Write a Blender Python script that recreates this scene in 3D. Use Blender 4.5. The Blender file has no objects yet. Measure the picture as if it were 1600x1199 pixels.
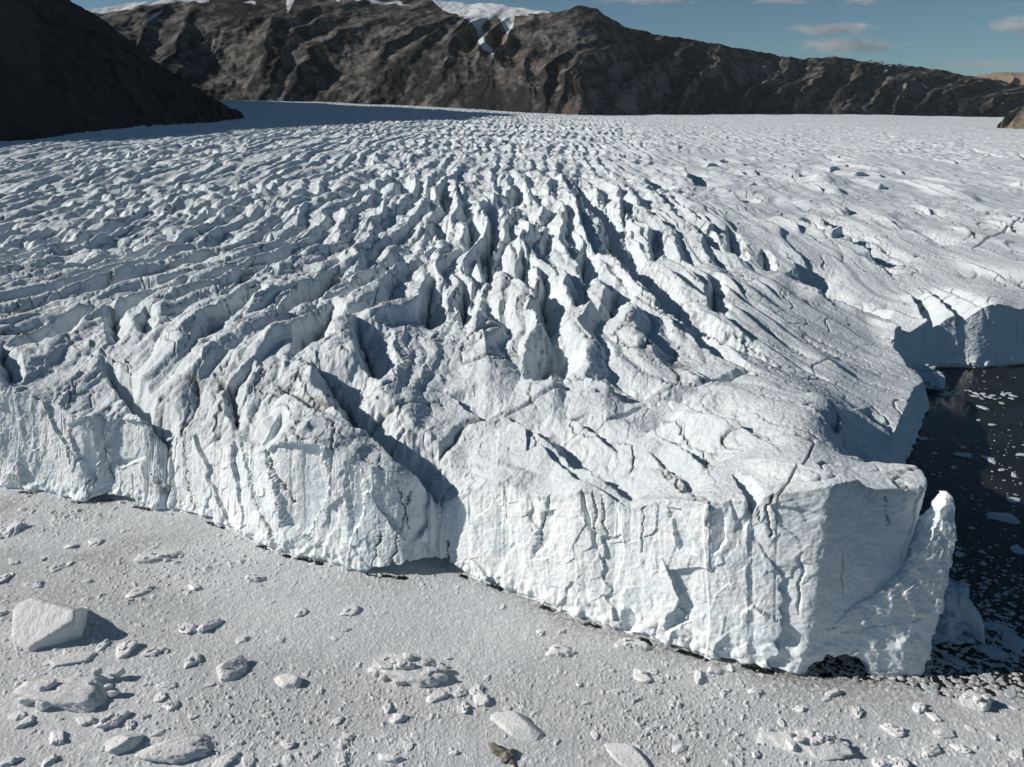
import bpy, math, random
import numpy as np
from mathutils import Vector
np.seterr(all='ignore')
random.seed(7)
RNG = np.random.default_rng(11)
SC = bpy.context.scene
COL = SC.collection

# ------------------------------------------------------------------ camera model
F = 1232.0                       # focal length in photo pixels (photo 1600 x 1199)
HC = 100.0                       # camera height above the water, metres
PITCH = math.atan((599.5 - 150.0) / F)
CP, SP = math.cos(PITCH), math.sin(PITCH)


def ray(u, v):
    dx = (u - 800.0) / F
    dy = -(v - 599.5) / F
    return np.array([dx, CP + dy * SP, -SP + dy * CP])


def at_z(u, v, z=0.0):
    d = ray(u, v)
    return d * ((z - HC) / d[2]) + np.array([0, 0, HC])


def at_y(u, v, y):
    d = ray(u, v)
    return d * (y / d[1]) + np.array([0, 0, HC])


# ------------------------------------------------------------------ noise
_ang = np.random.default_rng(3).random(256) * 2 * np.pi
GX = np.cos(_ang).astype(np.float32)
GY = np.sin(_ang).astype(np.float32)


def _hash(ix, iy, seed):
    h = ix.astype(np.uint32) * np.uint32(374761393) + iy.astype(np.uint32) * np.uint32(668265263) + np.uint32((seed * 2654435761) & 0xffffffff)
    h = (h ^ (h >> np.uint32(13))) * np.uint32(1274126177)
    h = (h ^ (h >> np.uint32(15))) * np.uint32(2246822519)
    return h ^ (h >> np.uint32(16))


def perlin(x, y, seed=0):
    x = np.asarray(x, np.float32)
    y = np.asarray(y, np.float32)
    xf = np.floor(x)
    yf = np.floor(y)
    ix = xf.astype(np.int32)
    iy = yf.astype(np.int32)
    fx = x - xf
    fy = y - yf
    ux = fx * fx * fx * (fx * (fx * 6 - 15) + 10)
    uy = fy * fy * fy * (fy * (fy * 6 - 15) + 10)

    def g(ox, oy):
        k = (_hash(ix + ox, iy + oy, seed) & np.uint32(255)).astype(np.intp)
        return GX[k] * (fx - ox) + GY[k] * (fy - oy)
    a = g(0, 0)
    a = a + ux * (g(1, 0) - a)
    b = g(0, 1)
    b = b + ux * (g(1, 1) - b)
    return (a + uy * (b - a)) * 1.5


def fbm(x, y, seed=0, octv=4, gain=0.5, lac=2.03):
    s = 0
    amp = 1.0
    for i in range(octv):
        s = s + amp * perlin(x, y, seed + i * 17)
        x = x * lac + 13.7
        y = y * lac + 5.1
        amp *= gain
    return s


def worley(x, y, seed=0, jit=0.9):
    """squared distance to the nearest feature point, and that point's random value"""
    x = np.asarray(x, np.float32)
    y = np.asarray(y, np.float32)
    xf = np.floor(x)
    yf = np.floor(y)
    ix = xf.astype(np.int32)
    iy = yf.astype(np.int32)
    fx = x - xf
    fy = y - yf
    best = np.full(x.shape, 9.0, np.float32)
    val = np.zeros(x.shape, np.float32)
    for ox in (-1, 0, 1):
        for oy in (-1, 0, 1):
            h = _hash(ix + ox, iy + oy, seed)
            px = (h & np.uint32(1023)).astype(np.float32) / 1023.0
            py = ((h >> np.uint32(10)) & np.uint32(1023)).astype(np.float32) / 1023.0
            rv = ((h >> np.uint32(20)) & np.uint32(1023)).astype(np.float32) / 1023.0
            d = (ox + .5 + jit * (px - .5) - fx) ** 2 + (oy + .5 + jit * (py - .5) - fy) ** 2
            m = d < best
            best = np.where(m, d, best)
            val = np.where(m, rv, val)
    return best, val


def facet(x, y, seed=0, jit=.9):
    """broken planes: each cell is a flat facet with its own tilt and step"""
    x = np.asarray(x, np.float32)
    y = np.asarray(y, np.float32)
    xf = np.floor(x)
    yf = np.floor(y)
    ix = xf.astype(np.int32)
    iy = yf.astype(np.int32)
    fx = x - xf
    fy = y - yf
    best = np.full(x.shape, 9.0, np.float32)
    val = np.zeros(x.shape, np.float32)
    for ox in (-1, 0, 1):
        for oy in (-1, 0, 1):
            h = _hash(ix + ox, iy + oy, seed)
            h2 = _hash(ix + ox, iy + oy, seed + 77)
            dx = ox + .5 + jit * ((h & np.uint32(1023)).astype(np.float32) / 1023.0 - .5) - fx
            dy = oy + .5 + jit * (((h >> np.uint32(10)) & np.uint32(1023)).astype(np.float32) / 1023.0 - .5) - fy
            tx = (h2 & np.uint32(1023)).astype(np.float32) / 511.5 - 1
            ty = ((h2 >> np.uint32(10)) & np.uint32(1023)).astype(np.float32) / 511.5 - 1
            d = dx * dx + dy * dy
            m = d < best
            best = np.where(m, d, best)
            val = np.where(m, tx * dx + ty * dy + .35 * (((h >> np.uint32(20)) & np.uint32(1023)).astype(np.float32) / 1023.0 - .5), val)
    return val


def ss(a, b, x):
    t = np.clip((x - a) / (b - a), 0, 1)
    return t * t * (3 - 2 * t)


# ------------------------------------------------------------------ mesh helpers
def grid_faces(nu, nv):
    i = np.arange(nu * nv, dtype=np.int32).reshape(nu, nv)
    return np.stack([i[:-1, :-1], i[1:, :-1], i[1:, 1:], i[:-1, 1:]], -1).reshape(-1, 4)


def make_mesh(name, verts, faces, attrs=None, smooth=True):
    me = bpy.data.meshes.new(name)
    nv, nf, k = len(verts), len(faces), faces.shape[1]
    me.vertices.add(nv)
    me.vertices.foreach_set('co', np.ascontiguousarray(verts, np.float32).ravel())
    me.loops.add(nf * k)
    me.loops.foreach_set('vertex_index', np.ascontiguousarray(faces, np.int32).ravel())
    me.polygons.add(nf)
    me.polygons.foreach_set('loop_start', np.arange(0, nf * k, k, dtype=np.int32))
    me.update(calc_edges=True)
    me.polygons.foreach_set('use_smooth', np.full(nf, smooth, bool))
    for an, av in (attrs or {}).items():
        a = me.attributes.new(an, 'FLOAT', 'POINT')
        a.data.foreach_set('value', np.ascontiguousarray(av, np.float32).ravel())
    me.validate()
    return me


def link(name, me, mat=None, parent=None, loc=None):
    o = bpy.data.objects.new(name, me)
    COL.objects.link(o)
    if mat is not None and me is not None and len(me.materials) == 0:
        me.materials.append(mat)
    if parent is not None:
        o.parent = parent
    if loc is not None:
        o.location = loc
    return o


def tag(o, label=None, cat=None, group=None, kind=None):
    if label:
        o['label'] = label
    if cat:
        o['category'] = cat
    if group:
        o['group'] = group
    if kind:
        o['kind'] = kind
    return o


# ------------------------------------------------------------------ materials
class NT:
    def __init__(self, name):
        self.mat = bpy.data.materials.new(name)
        self.mat.use_nodes = True
        self.t = self.mat.node_tree
        self.t.nodes.clear()
        self.out = self.t.nodes.new('ShaderNodeOutputMaterial')

    def n(self, kind, **kw):
        nd = self.t.nodes.new('ShaderNode' + kind)
        for k, v in kw.items():
            if k in nd.inputs:
                if hasattr(v, 'is_output'):
                    self.t.links.new(v, nd.inputs[k])
                else:
                    nd.inputs[k].default_value = v
            else:
                setattr(nd, k, v)
        return nd

    def math(self, op, a, b=None, clamp=False):
        nd = self.t.nodes.new('ShaderNodeMath')
        nd.operation = op
        nd.use_clamp = clamp
        for i, v in enumerate((a, b)):
            if v is None:
                continue
            if hasattr(v, 'is_output'):
                self.t.links.new(v, nd.inputs[i])
            else:
                nd.inputs[i].default_value = v
        return nd.outputs[0]

    def mix(self, fac, a, b):
        nd = self.t.nodes.new('ShaderNodeMix')
        nd.data_type = 'RGBA'
        for i, v in ((0, fac), (6, a), (7, b)):
            if hasattr(v, 'is_output'):
                self.t.links.new(v, nd.inputs[i])
            else:
                nd.inputs[i].default_value = v if i == 0 else (*v, 1)
        return nd.outputs[2]

    def ramp(self, fac, lo, hi):
        nd = self.t.nodes.new('ShaderNodeMapRange')
        nd.interpolation_type = 'SMOOTHSTEP'
        self.t.links.new(fac, nd.inputs[0])
        nd.inputs[1].default_value = lo
        nd.inputs[2].default_value = hi
        return nd.outputs[0]

    def coord(self, scale=(1, 1, 1)):
        c = self.t.nodes.new('ShaderNodeTexCoord')
        m = self.t.nodes.new('ShaderNodeMapping')
        m.inputs['Scale'].default_value = scale
        self.t.links.new(c.outputs['Object'], m.inputs['Vector'])
        return m.outputs[0]

    def noise(self, vec, scale, detail=4, rough=0.55, dist=0.0):
        nd = self.n('TexNoise', Vector=vec, Scale=scale, Detail=detail, Roughness=rough, Distortion=dist)
        return nd.outputs[0]

    def attr(self, name):
        nd = self.t.nodes.new('ShaderNodeAttribute')
        nd.attribute_name = name
        return nd.outputs['Fac']

    def bump(self, h, strength, dist, normal=None):
        nd = self.n('Bump', Height=h, Strength=strength, Distance=dist)
        if normal is not None:
            self.t.links.new(normal, nd.inputs['Normal'])
        return nd.outputs[0]

    def done(self, color, rough=0.6, normal=None, spec=0.3, **kw):
        p = self.n('BsdfPrincipled', Roughness=rough, **kw)
        p.inputs['Specular IOR Level'].default_value = spec
        if hasattr(color, 'is_output'):
            self.t.links.new(color, p.inputs['Base Color'])
        else:
            p.inputs['Base Color'].default_value = (*color, 1)
        if normal is not None:
            self.t.links.new(normal, p.inputs['Normal'])
        self.t.links.new(p.outputs[0], self.out.inputs[0])
        return self.mat


def ice_material():
    """glacier ice: weathered grey-white top, cleaner blue-white fresh faces, brown dirt in the cracks"""
    m = NT('glacier_ice')
    v = m.coord()
    fresh = m.attr('fresh')
    dirt = m.attr('dirt')
    n1 = m.noise(v, 0.09, 5, 0.6)
    n2 = m.noise(v, 0.8, 6, 0.62)
    n3 = m.noise(v, 5.0, 4, 0.65)
    top = m.mix(m.ramp(n1, .35, .65), (.645, .73, .775), (.73, .805, .84))
    top = m.mix(m.math('MULTIPLY', m.ramp(n2, .5, .75), .45), top, (.5, .56, .60))
    top = m.mix(m.math('MULTIPLY', m.ramp(n3, .55, .8), .4), top, (.47, .51, .53))
    # fresh broken face: pale blue patches and thin dusty streaks lying along the bands
    vb = m.coord((.05, .05, .22))
    nb = m.noise(vb, 1.0, 4, .55, .6)
    fr = m.mix(m.ramp(nb, .4, .66), (.82, .87, .89), (.735, .825, .865))
    band = m.noise(m.coord((.03, .03, 1.1)), 1.0, 3, .5, .25)
    fr = m.mix(m.math('MULTIPLY', m.ramp(band, .6, .72), .3), fr, (.55, .55, .52))
    col = m.mix(fresh, top, fr)
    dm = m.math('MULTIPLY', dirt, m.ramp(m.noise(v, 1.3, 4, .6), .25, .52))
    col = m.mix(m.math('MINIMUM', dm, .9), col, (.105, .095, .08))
    h = m.math('ADD', m.math('MULTIPLY', n2, 1.0), m.math('MULTIPLY', n3, .22))
    inv = m.math('SUBTRACT', 1.0, m.math('MULTIPLY', fresh, .55))
    bm = m.n('Bump', Height=h, Strength=inv, Distance=.55)
    return m.done(col, .55, bm.outputs[0], .25)


def chunk_material(name, base, blue, bscale=1.2):
    m = NT(name)
    v = m.coord()
    n1 = m.noise(v, .35, 4, .6)
    n2 = m.noise(v, 2.2, 6, .65)
    col = m.mix(m.ramp(n1, .4, .66), base, blue)
    col = m.mix(m.math('MULTIPLY', m.ramp(n2, .55, .75), .35), col, (.42, .46, .47))
    return m.done(col, .5, m.bump(n2, .8, .22 * bscale), .3)


def brash_material():
    m = NT('brash_ice_slush')
    v = m.coord()
    lump = m.attr('lump')
    wet = m.attr('wet')
    n1 = m.noise(m.coord((.5, 1.0, 1)), .06, 5, .6)
    n2 = m.noise(v, 1.4, 6, .7)
    n3 = m.noise(v, 4.5, 4, .7)
    sl = m.mix(m.ramp(n1, .35, .66), (.565, .62, .65), (.655, .70, .72))
    sl = m.mix(m.math('MULTIPLY', m.ramp(n2, .5, .7), .5), sl, (.55, .56, .56))
    sl = m.mix(m.ramp(n3, .56, .7), sl, (.74, .77, .785))
    col = m.mix(lump, sl, (.76, .80, .82))
    gaps = m.math('MULTIPLY', wet, m.ramp(m.noise(v, 1.1, 5, .7), .36, .58))
    col = m.mix(gaps, col, (.16, .145, .115))
    h = m.math('ADD', n2, m.math('MULTIPLY', n3, .5))
    return m.done(col, .6, m.bump(h, 1.0, .2), .25)


def water_material():
    m = NT('dark_fjord_water')
    v = m.coord()
    n = m.noise(v, .9, 3, .5)
    n2 = m.noise(v, .05, 4, .6)
    col = m.mix(m.ramp(n2, .35, .65), (.010, .013, .013), (.022, .025, .024))
    return m.done(col, .08, m.bump(n, .12, .05), .5, IOR=1.33)


def rock_material(name, dark, grey, red, snow=True, scale=1.0, gl=(.5, .62)):
    m = NT(name)
    v = m.coord()
    n1 = m.noise(v, .0022 * scale, 6, .6, .4)
    n2 = m.noise(v, .012 * scale, 7, .65, .3)
    n3 = m.noise(m.coord((1, 1, .28)), .05 * scale, 6, .68, .5)
    slab = m.attr('slab')
    col = m.mix(m.ramp(n2, .35, .68), dark, tuple(x * 1.7 for x in dark))
    g = m.math('MULTIPLY', slab, m.ramp(n2, .36, .62), True)
    col = m.mix(g, col, grey)
    rd = m.math('MULTIPLY', m.math('MULTIPLY', m.ramp(n1, gl[0], gl[1]), m.ramp(n2, .42, .6)), slab)
    if snow:
        sx = m.n('SeparateXYZ', Vector=v)
        rd = m.math('MULTIPLY', rd, m.ramp(sx.outputs[0], -700.0, 50.0))
    col = m.mix(rd, col, red)
    n4 = m.noise(m.coord((1, 1, .12)), .022 * scale, 5, .7, 1.2)
    col = m.mix(m.math('MULTIPLY', m.ramp(n4, .45, .62), .55), col, dark)
    col = m.mix(m.math('MULTIPLY', m.ramp(n3, .5, .75), .5), col, tuple(x * .6 for x in dark))
    if snow:
        s = m.attr('snow')
        sm = m.ramp(m.math('ADD', s, m.math('MULTIPLY', m.math('SUBTRACT', n3, .5), .5)), .42, .58)
        col = m.mix(sm, col, (.52, .58, .62))
    st = m.noise(m.coord((1, .6, -.55)), .006 * scale, 6, .62, .8)
    col = m.mix(m.math('MULTIPLY', m.ramp(st, .5, .68), .45), col, tuple(x * .55 for x in dark)) if not snow else col
    h = m.math('ADD', n2, m.math('MULTIPLY', n3, .35))
    return m.done(col, .9, m.bump(h, 1.0, 5.0 / scale), .12)


M_ICE = ice_material()
M_WATER = water_material()
M_BRASH = brash_material()
M_CHUNK = chunk_material('floating_ice', (.76, .785, .795), (.68, .73, .75))
M_FLOE = chunk_material('shade_blue_floe_ice', (.50, .58, .62), (.38, .50, .56))  # floe ice painted darker and bluer to stand for shade on the water
M_BLUE = chunk_material('shaded_blue_ice', (.68, .78, .84), (.52, .68, .77), 2.0)  # bluer copy of the berg ice, shade put into its colour
M_BERG = chunk_material('iceberg_ice', (.78, .80, .80), (.68, .73, .75), 2.0)
M_ROCK = rock_material('mountain_rock', (.018, .0185, .018), (.175, .17, .16), (.16, .10, .072))
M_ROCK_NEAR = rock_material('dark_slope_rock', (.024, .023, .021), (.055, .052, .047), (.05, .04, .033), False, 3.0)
M_TAN = rock_material('tan_hill_rock', (.17, .135, .10), (.26, .22, .17), (.25, .19, .14), False, 3.0)

# ------------------------------------------------------------------ glacier outline
# waterline and top edge of the calving front: pixel pairs along the sunlit front, metres further round
PAIRS = [(-230, 728, 540), (-120, 745, 560), (0, 765, 592), (60, 772, 622), (130, 787, 648), (168, 782, 650), (215, 793, 655), (275, 803, 672),
         (350, 825, 690), (400, 850, 702), (440, 866, 688), (530, 888, 700), (575, 899, 722), (630, 903, 738),
         (668, 896, 752), (700, 893, 768), (760, 912, 756), (830, 940, 772), (900, 970, 775), (960, 985, 785),
         (1030, 1008, 785), (1100, 1028, 782), (1160, 1041, 776), (1205, 1051, 768)]
W, T = [], []
W.append((-330., 262.)); T.append((-328., 266., 34.))
for (u, vb, vt) in PAIRS:
    b = at_z(u, vb)
    t = at_y(u, vt, b[1] + (8.0 if u < 1100 else 6.0))
    W.append((b[0], b[1])); T.append((t[0], t[1], t[2]))
for w, t in [((52.4, 117.4), (55.0, 122.4, 36.3)), ((57.5, 117.7), (60.0, 124.0, 36.0)), ((62.5, 117.9), (65.0, 124.9, 36.0)),
             ((65.5, 118.0), (70.5, 125.4, 36.0)), ((67.4, 119.0), (74.5, 126.2, 35.6)), ((70.5, 128.0), (76.3, 133.0, 34.5)),
             ((76.0, 139.0), (78.0, 141.0, 31.0)), ((85.0, 153.0), (82.0, 154.0, 23.0)), ((103., 189.), (99.5, 190., 15.5)),
             ((120., 215.), (116.5, 216., 15.5)), ((133., 236.), (129., 237., 12.)), ((143., 250.), (138., 248., 10.5)),
             ((147., 261.), (137., 258., 12.)), ((147., 274.), (139., 274., 14.)), ((153., 288.), (147., 291., 15.)), ((163., 291.5), (160., 296., 15.)),
             ((173., 292.5), (170., 297.5, 18.5)), ((182., 291.), (179., 298., 20.5)), ((190., 293.), (187.6, 299., 25.)), ((201., 295.), (199., 301., 23.)),
             ((234., 311.), (234., 316., 24.)), ((300., 330.), (299., 336., 26.)), ((420., 360.), (419., 366., 26.))]:
    W.append(w); T.append(t)
W = np.array(W, float)
T = np.array(T, float)

# ------------------------------------------------------------------ smooth base height of the ice (thin plate spline)
CTRL = [(700, 290, 47), (560, 400, 41), (200, 420, 39.5), (0, 400, 39.5), (300, 560, 31.5), (540, 600, 31), (480, 620, 29.5), (620, 590, 30), (850, 600, 29.5), (700, 450, 37), (400, 500, 37),
        (1000, 600, 30), (1200, 560, 25), (1300, 640, 29), (1300, 400, 29), (1500, 420, 26), (1590, 300, 29), (1100, 300, 41), (1000, 230, 46),
        (1500, 220, 34), (600, 220, 58), (100, 230, 55), (900, 360, 42), (330, 330, 46), (-100, 300, 47), (-100, 430, 38)]
CP_XYZ = [tuple(at_z(u, v, z)) for (u, v, z) in CTRL]
for i in range(0, len(T)):
    CP_XYZ.append((T[i, 0], T[i, 1], T[i, 2]))


def az_pt(u, r, z):
    d = ray(u, 150)
    d = d / math.hypot(d[0], d[1])
    return (d[0] * r, d[1] * r, z)


for (u, r, z) in [(-150, 1500, 48), (60, 1050, 56), (370, 1700, 57), (350, 3500, 83), (700, 3290, 55), (900, 3070, 33), (1250, 3200, 25), (1560, 3900, 5), (1750, 3900, 5), (100, 3550, 87), (-150, 3600, 88), (700, 1800, 56), (1200, 1500, 40)]:
    CP_XYZ.append(az_pt(u, r, z))
CPA = np.array(CP_XYZ, float)


def tps_c(x, y):
    return np.arctan2(x, y) * 3.0, np.log(np.hypot(x, y)) * 1.6


_cx, _cy = tps_c(CPA[:, 0], CPA[:, 1])
_n = len(CPA)
_d2 = (_cx[:, None] - _cx) ** 2 + (_cy[:, None] - _cy) ** 2
_K = .5 * _d2 * np.log(_d2 + 1e-9) + np.eye(_n) * 2e-4
_P = np.stack([np.ones(_n), _cx, _cy], 1)
_A = np.block([[_K, _P], [_P.T, np.zeros((3, 3))]])
_sol = np.linalg.solve(_A, np.concatenate([CPA[:, 2], np.zeros(3)])).astype(np.float32)


def base_h(x, y):
    a, b = tps_c(np.asarray(x, np.float32), np.asarray(y, np.float32))
    z = _sol[_n] + _sol[_n + 1] * a + _sol[_n + 2] * b
    for i in range(_n):
        d2 = (a - np.float32(_cx[i])) ** 2 + (b - np.float32(_cy[i])) ** 2
        z = z + _sol[i] * (.5 * d2 * np.log(d2 + 1e-9))
    return z


def on_ice(u, v):
    z = 40.0
    for _ in range(25):
        p = at_z(u, v, min(z, 90))
        z = z * .5 + .5 * float(base_h(np.array([p[0]]), np.array([p[1]]))[0])
    return at_z(u, v, z)


# hand-placed crevasses: pixel polyline, width m, depth m
CREV = [
    ([(905, 280), (909, 303), (950, 344), (961, 381), (988, 408), (1014, 441), (1044, 471)], 13, 15),
    ([(1000, 405), (1049, 475), (1090, 498), (1115, 510), (1165, 545), (1214, 568)], 12, 10),
    ([(583, 290), (586, 308)], 9, 9), ([(626, 280), (632, 302)], 9, 9), ([(691, 292), (693, 325)], 10, 12), ([(811, 290), (800, 308), (790, 324)], 11, 13),
    ([(680, 344), (700, 372)], 8, 9), ([(736, 338), (737, 380)], 7, 9), ([(770, 358), (763, 396), (763, 436)], 8, 11), ([(826, 326), (824, 354)], 8, 9),
    ([(858, 350), (853, 388)], 7, 9), ([(913, 386), (916, 432)], 7, 10), ([(849, 423), (853, 470), (853, 506)], 9, 12), ([(857, 515), (856, 550), (857, 586)], 12, 15),
    ([(727, 436), (725, 496)], 7, 11), ([(673, 424), (669, 496)], 7, 10), ([(564, 496), (578, 545), (592, 578)], 9, 11), ([(894, 436), (911, 477)], 7, 8),
    ([(967, 438), (950, 485)], 8, 9), ([(1022, 360), (1024, 402)], 6, 8), ([(976, 312), (976, 350)], 6, 7), ([(819, 392), (817, 446)], 6, 9),
    ([(1113, 428), (1120, 485)], 7, 9), ([(1139, 357), (1158, 410)], 7, 7), ([(1195, 387), (1196, 425)], 6, 7),
    ([(1233, 400), (1263, 441), (1285, 460), (1340, 482), (1394, 501)], 8, -9), ([(1263, 329), (1323, 370), (1375, 404), (1439, 423)], 8, -8),
    ([(1090, 359), (1146, 402)], 8, 7), ([(1214, 430), (1255, 448), (1300, 470)], 8, -7), ([(1056, 494), (1110, 540), (1169, 575)], 8, 6),
    ([(475, 545), (520, 580), (560, 622), (600, 662), (640, 700), (681, 749), (690, 775)], 11, 10), ([(430, 590), (470, 610), (510, 640)], 5, 3),
    ([(785, 640), (830, 675), (880, 710), (930, 745), (985, 782)], 5.5, -5), ([(980, 650), (1030, 682), (1075, 708), (1105, 725)], 5, -4.6),
    ([(1030, 612), (1080, 634), (1135, 658)], 5.5, -4), ([(1268, 640), (1310, 682), (1350, 697)], 4, -3), ([(1335, 630), (1365, 652), (1395, 672)], 3.5, -3.5),
    ([(840, 700), (885, 735), (915, 760)], 2.2, -1.8), ([(890, 640), (940, 675), (965, 700)], 3, -2.6), ([(1010, 700), (1060, 740), (1080, 770)], 2.2, -1.8), ([(1120, 640), (1180, 675), (1215, 700)], 2.5, -2), ([(700, 610), (735, 640), (760, 655)], 3.5, -3),
    ([(900, 588), (945, 605), (990, 625)], 6, -4.5), ([(1150, 735), (1175, 765), (1182, 790)], 2.4, 4), ([(1205, 800), (1215, 770), (1262, 715), (1275, 690)], .45, 1.4), ([(1520, 385), (1560, 362), (1600, 342)], 1.5, 2.5),
    ([(555, 404), (500, 432), (450, 464), (440, 482)], 9, 9), ([(405, 430), (353, 471), (308, 513)], 9, 9), ([(143, 471), (64, 513), (10, 535)], 8, 7),
    ([(518, 464), (490, 500), (465, 541)], 9, 9), ([(173, 471), (180, 530)], 6, 6), ([(165, 569), (210, 625), (255, 661), (275, 685)], 5, 9), ([(0, 531), (15, 590)], 5, 7),
    ([(229, 483), (223, 515)], 5, 5), ([(300, 430), (200, 470), (150, 495)], 8, 6), ([(480, 380), (400, 415), (330, 440), (250, 470)], 8, 6), ([(360, 385), (250, 410), (120, 455)], 8, 5),
    ([(270, 380), (140, 410), (40, 430)], 7, 4.5), ([(620, 390), (570, 430), (540, 460)], 8, 7), ([(400, 560), (360, 610), (372, 668)], 4, 4), ([(440, 640), (415, 690)], 3, 4),
    ([(1240, 560), (1300, 590)], 2.5, 2), ([(1302, 555), (1355, 571)], 3, 2), ([(1080, 600), (1180, 580)], 4, 2),
    ([(730, 655), (700, 690), (680, 720)], 3, 2), ([(860, 680), (905, 665), (980, 640), (1010, 625)], 1.6, 1.5), ([(720, 660), (790, 640), (880, 600)], 1.6, 1.6),
]
for (a, b, w, d) in [((1205, 269), (1244, 288), 9, 4), ((1228, 262), (1250, 273), 8, 3), ((1236, 340), (1278, 363), 8, 4), ((1300, 373), (1375, 404), 8, 3), ((1405, 359), (1469, 378), 7, 3.5),
                     ((1491, 231), (1529, 239), 10, 4), ((1412, 325), (1450, 336), 5, 2), ((1484, 310), (1525, 329), 5, 2), ((1455, 290), (1490, 300), 5, 1.6), ((1180, 300), (1200, 312), 8, 4), ((1580, 238), (1600, 250), 7, 2.5),
                     ((1575, 280), (1600, 290), 7, 3), ((1120, 290), (1160, 312), 9, 4), ((1060, 262), (1085, 285), 9, 4), ((1000, 270), (1015, 290), 8, 4), ((1340, 400), (1390, 425), 5, 2.5), ((1430, 395), (1500, 403), 2.5, 1.5), ((1580, 343), (1610, 348), 8, 4),
                     ((1460, 445), (1535, 478), 1.6, 2), ((1420, 455), (1450, 512), 2, 2.5), ((1446, 450), (1498, 502), 2, 3), ((1270, 240), (1300, 250), 8, 2.5), ((1380, 262), (1420, 270), 8, 2)]:
    CREV.append(([a, ((a[0] + b[0]) / 2, (a[1] + b[1]) / 2 - 1), b], w * 1.15, -min(d * 2.4, 9)))
CREV_W = [([tuple(on_ice(u, v)[:2]) for (u, v) in pl], w, d) for (pl, w, d) in CREV]


def carve(x, y):
    """depth removed and sharp bottom mask from the hand-placed crevasses"""
    cut = np.zeros(x.shape, np.float32)
    bot = np.zeros(x.shape, np.float32)
    for ci, (pl, w, d) in enumerate(CREV_W):
        P = np.array(pl, np.float32)
        mrg = w * (1.6 if d > 0 else 3.5) + 3
        m = (x > P[:, 0].min() - mrg) & (x < P[:, 0].max() + mrg) & (y > P[:, 1].min() - mrg) & (y < P[:, 1].max() + mrg)
        if not m.any():
            continue
        xs = x[m]
        ys = y[m]
        wob = 0.22 * w * perlin(xs / (w * .9 + 2), ys / (w * .9 + 2), 300 + ci) + .08 * w * perlin(xs / 1.7, ys / 1.7, 400 + ci)
        wob2 = 0.22 * w * perlin(xs / (w * .9 + 2), ys / (w * .9 + 2), 500 + ci)
        xs = xs + wob
        ys = ys + wob2
        L = np.concatenate([[0], np.cumsum(np.hypot(*np.diff(P, axis=0).T))]).astype(np.float32)
        best = np.full(xs.shape, 1e9, np.float32)
        par = np.zeros(xs.shape, np.float32)
        east = np.zeros(xs.shape, np.float32)
        for i in range(len(P) - 1):
            ax, ay = P[i]
            bx, by = P[i + 1]
            ex, ey = bx - ax, by - ay
            l2 = ex * ex + ey * ey + 1e-6
            t = np.clip(((xs - ax) * ex + (ys - ay) * ey) / l2, 0, 1)
            dd = np.hypot(xs - ax - t * ex, ys - ay - t * ey)
            mm = dd < best
            east = np.where(mm, (xs - ax - t * ex) / np.maximum(dd, .05), east)
            best = np.where(mm, dd, best)
            par = np.where(mm, L[i] + t * (L[i + 1] - L[i]), par)
        fr = par / L[-1]
        prof = np.minimum(1, .18 + np.minimum(fr / .3, (1 - fr) / .22)) if d > 0 else np.minimum(1, .05 + np.minimum(fr / .16, (1 - fr) / .2))
        if d < 0:
            lat = best * np.where(np.abs(east) > .15, np.sign(east), east / .15)
            kk_ = np.where(east < 0, -.28 * np.exp(-best / (1.2 * w)), .82 * np.exp(-(best / (1.9 * w)) ** 2.2))
            edge = np.clip(best / .5, 0, 1)
            kk_ = .06 + (kk_ - .06) * edge
            cut[m] += -d * prof * kk_ * ss(mrg, mrg * .55, best)
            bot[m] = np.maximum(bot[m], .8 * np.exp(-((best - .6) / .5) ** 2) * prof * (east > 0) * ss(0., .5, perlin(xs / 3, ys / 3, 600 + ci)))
            continue
        hw = w * .5 * (.45 + .55 * prof) * (1 + .38 * east + .30)
        k = np.clip(best / hw, 0, 1)
        c = d * prof * (1 - k ** (.9 - .15 * east))
        cut[m] = np.maximum(cut[m], c)
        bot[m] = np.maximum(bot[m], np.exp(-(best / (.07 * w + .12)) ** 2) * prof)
    return cut, bot


_fx = np.array([t[0] for t in T[:len(PAIRS) + 1]])
_fy = np.array([t[1] for t in T[:len(PAIRS) + 1]])


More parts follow.
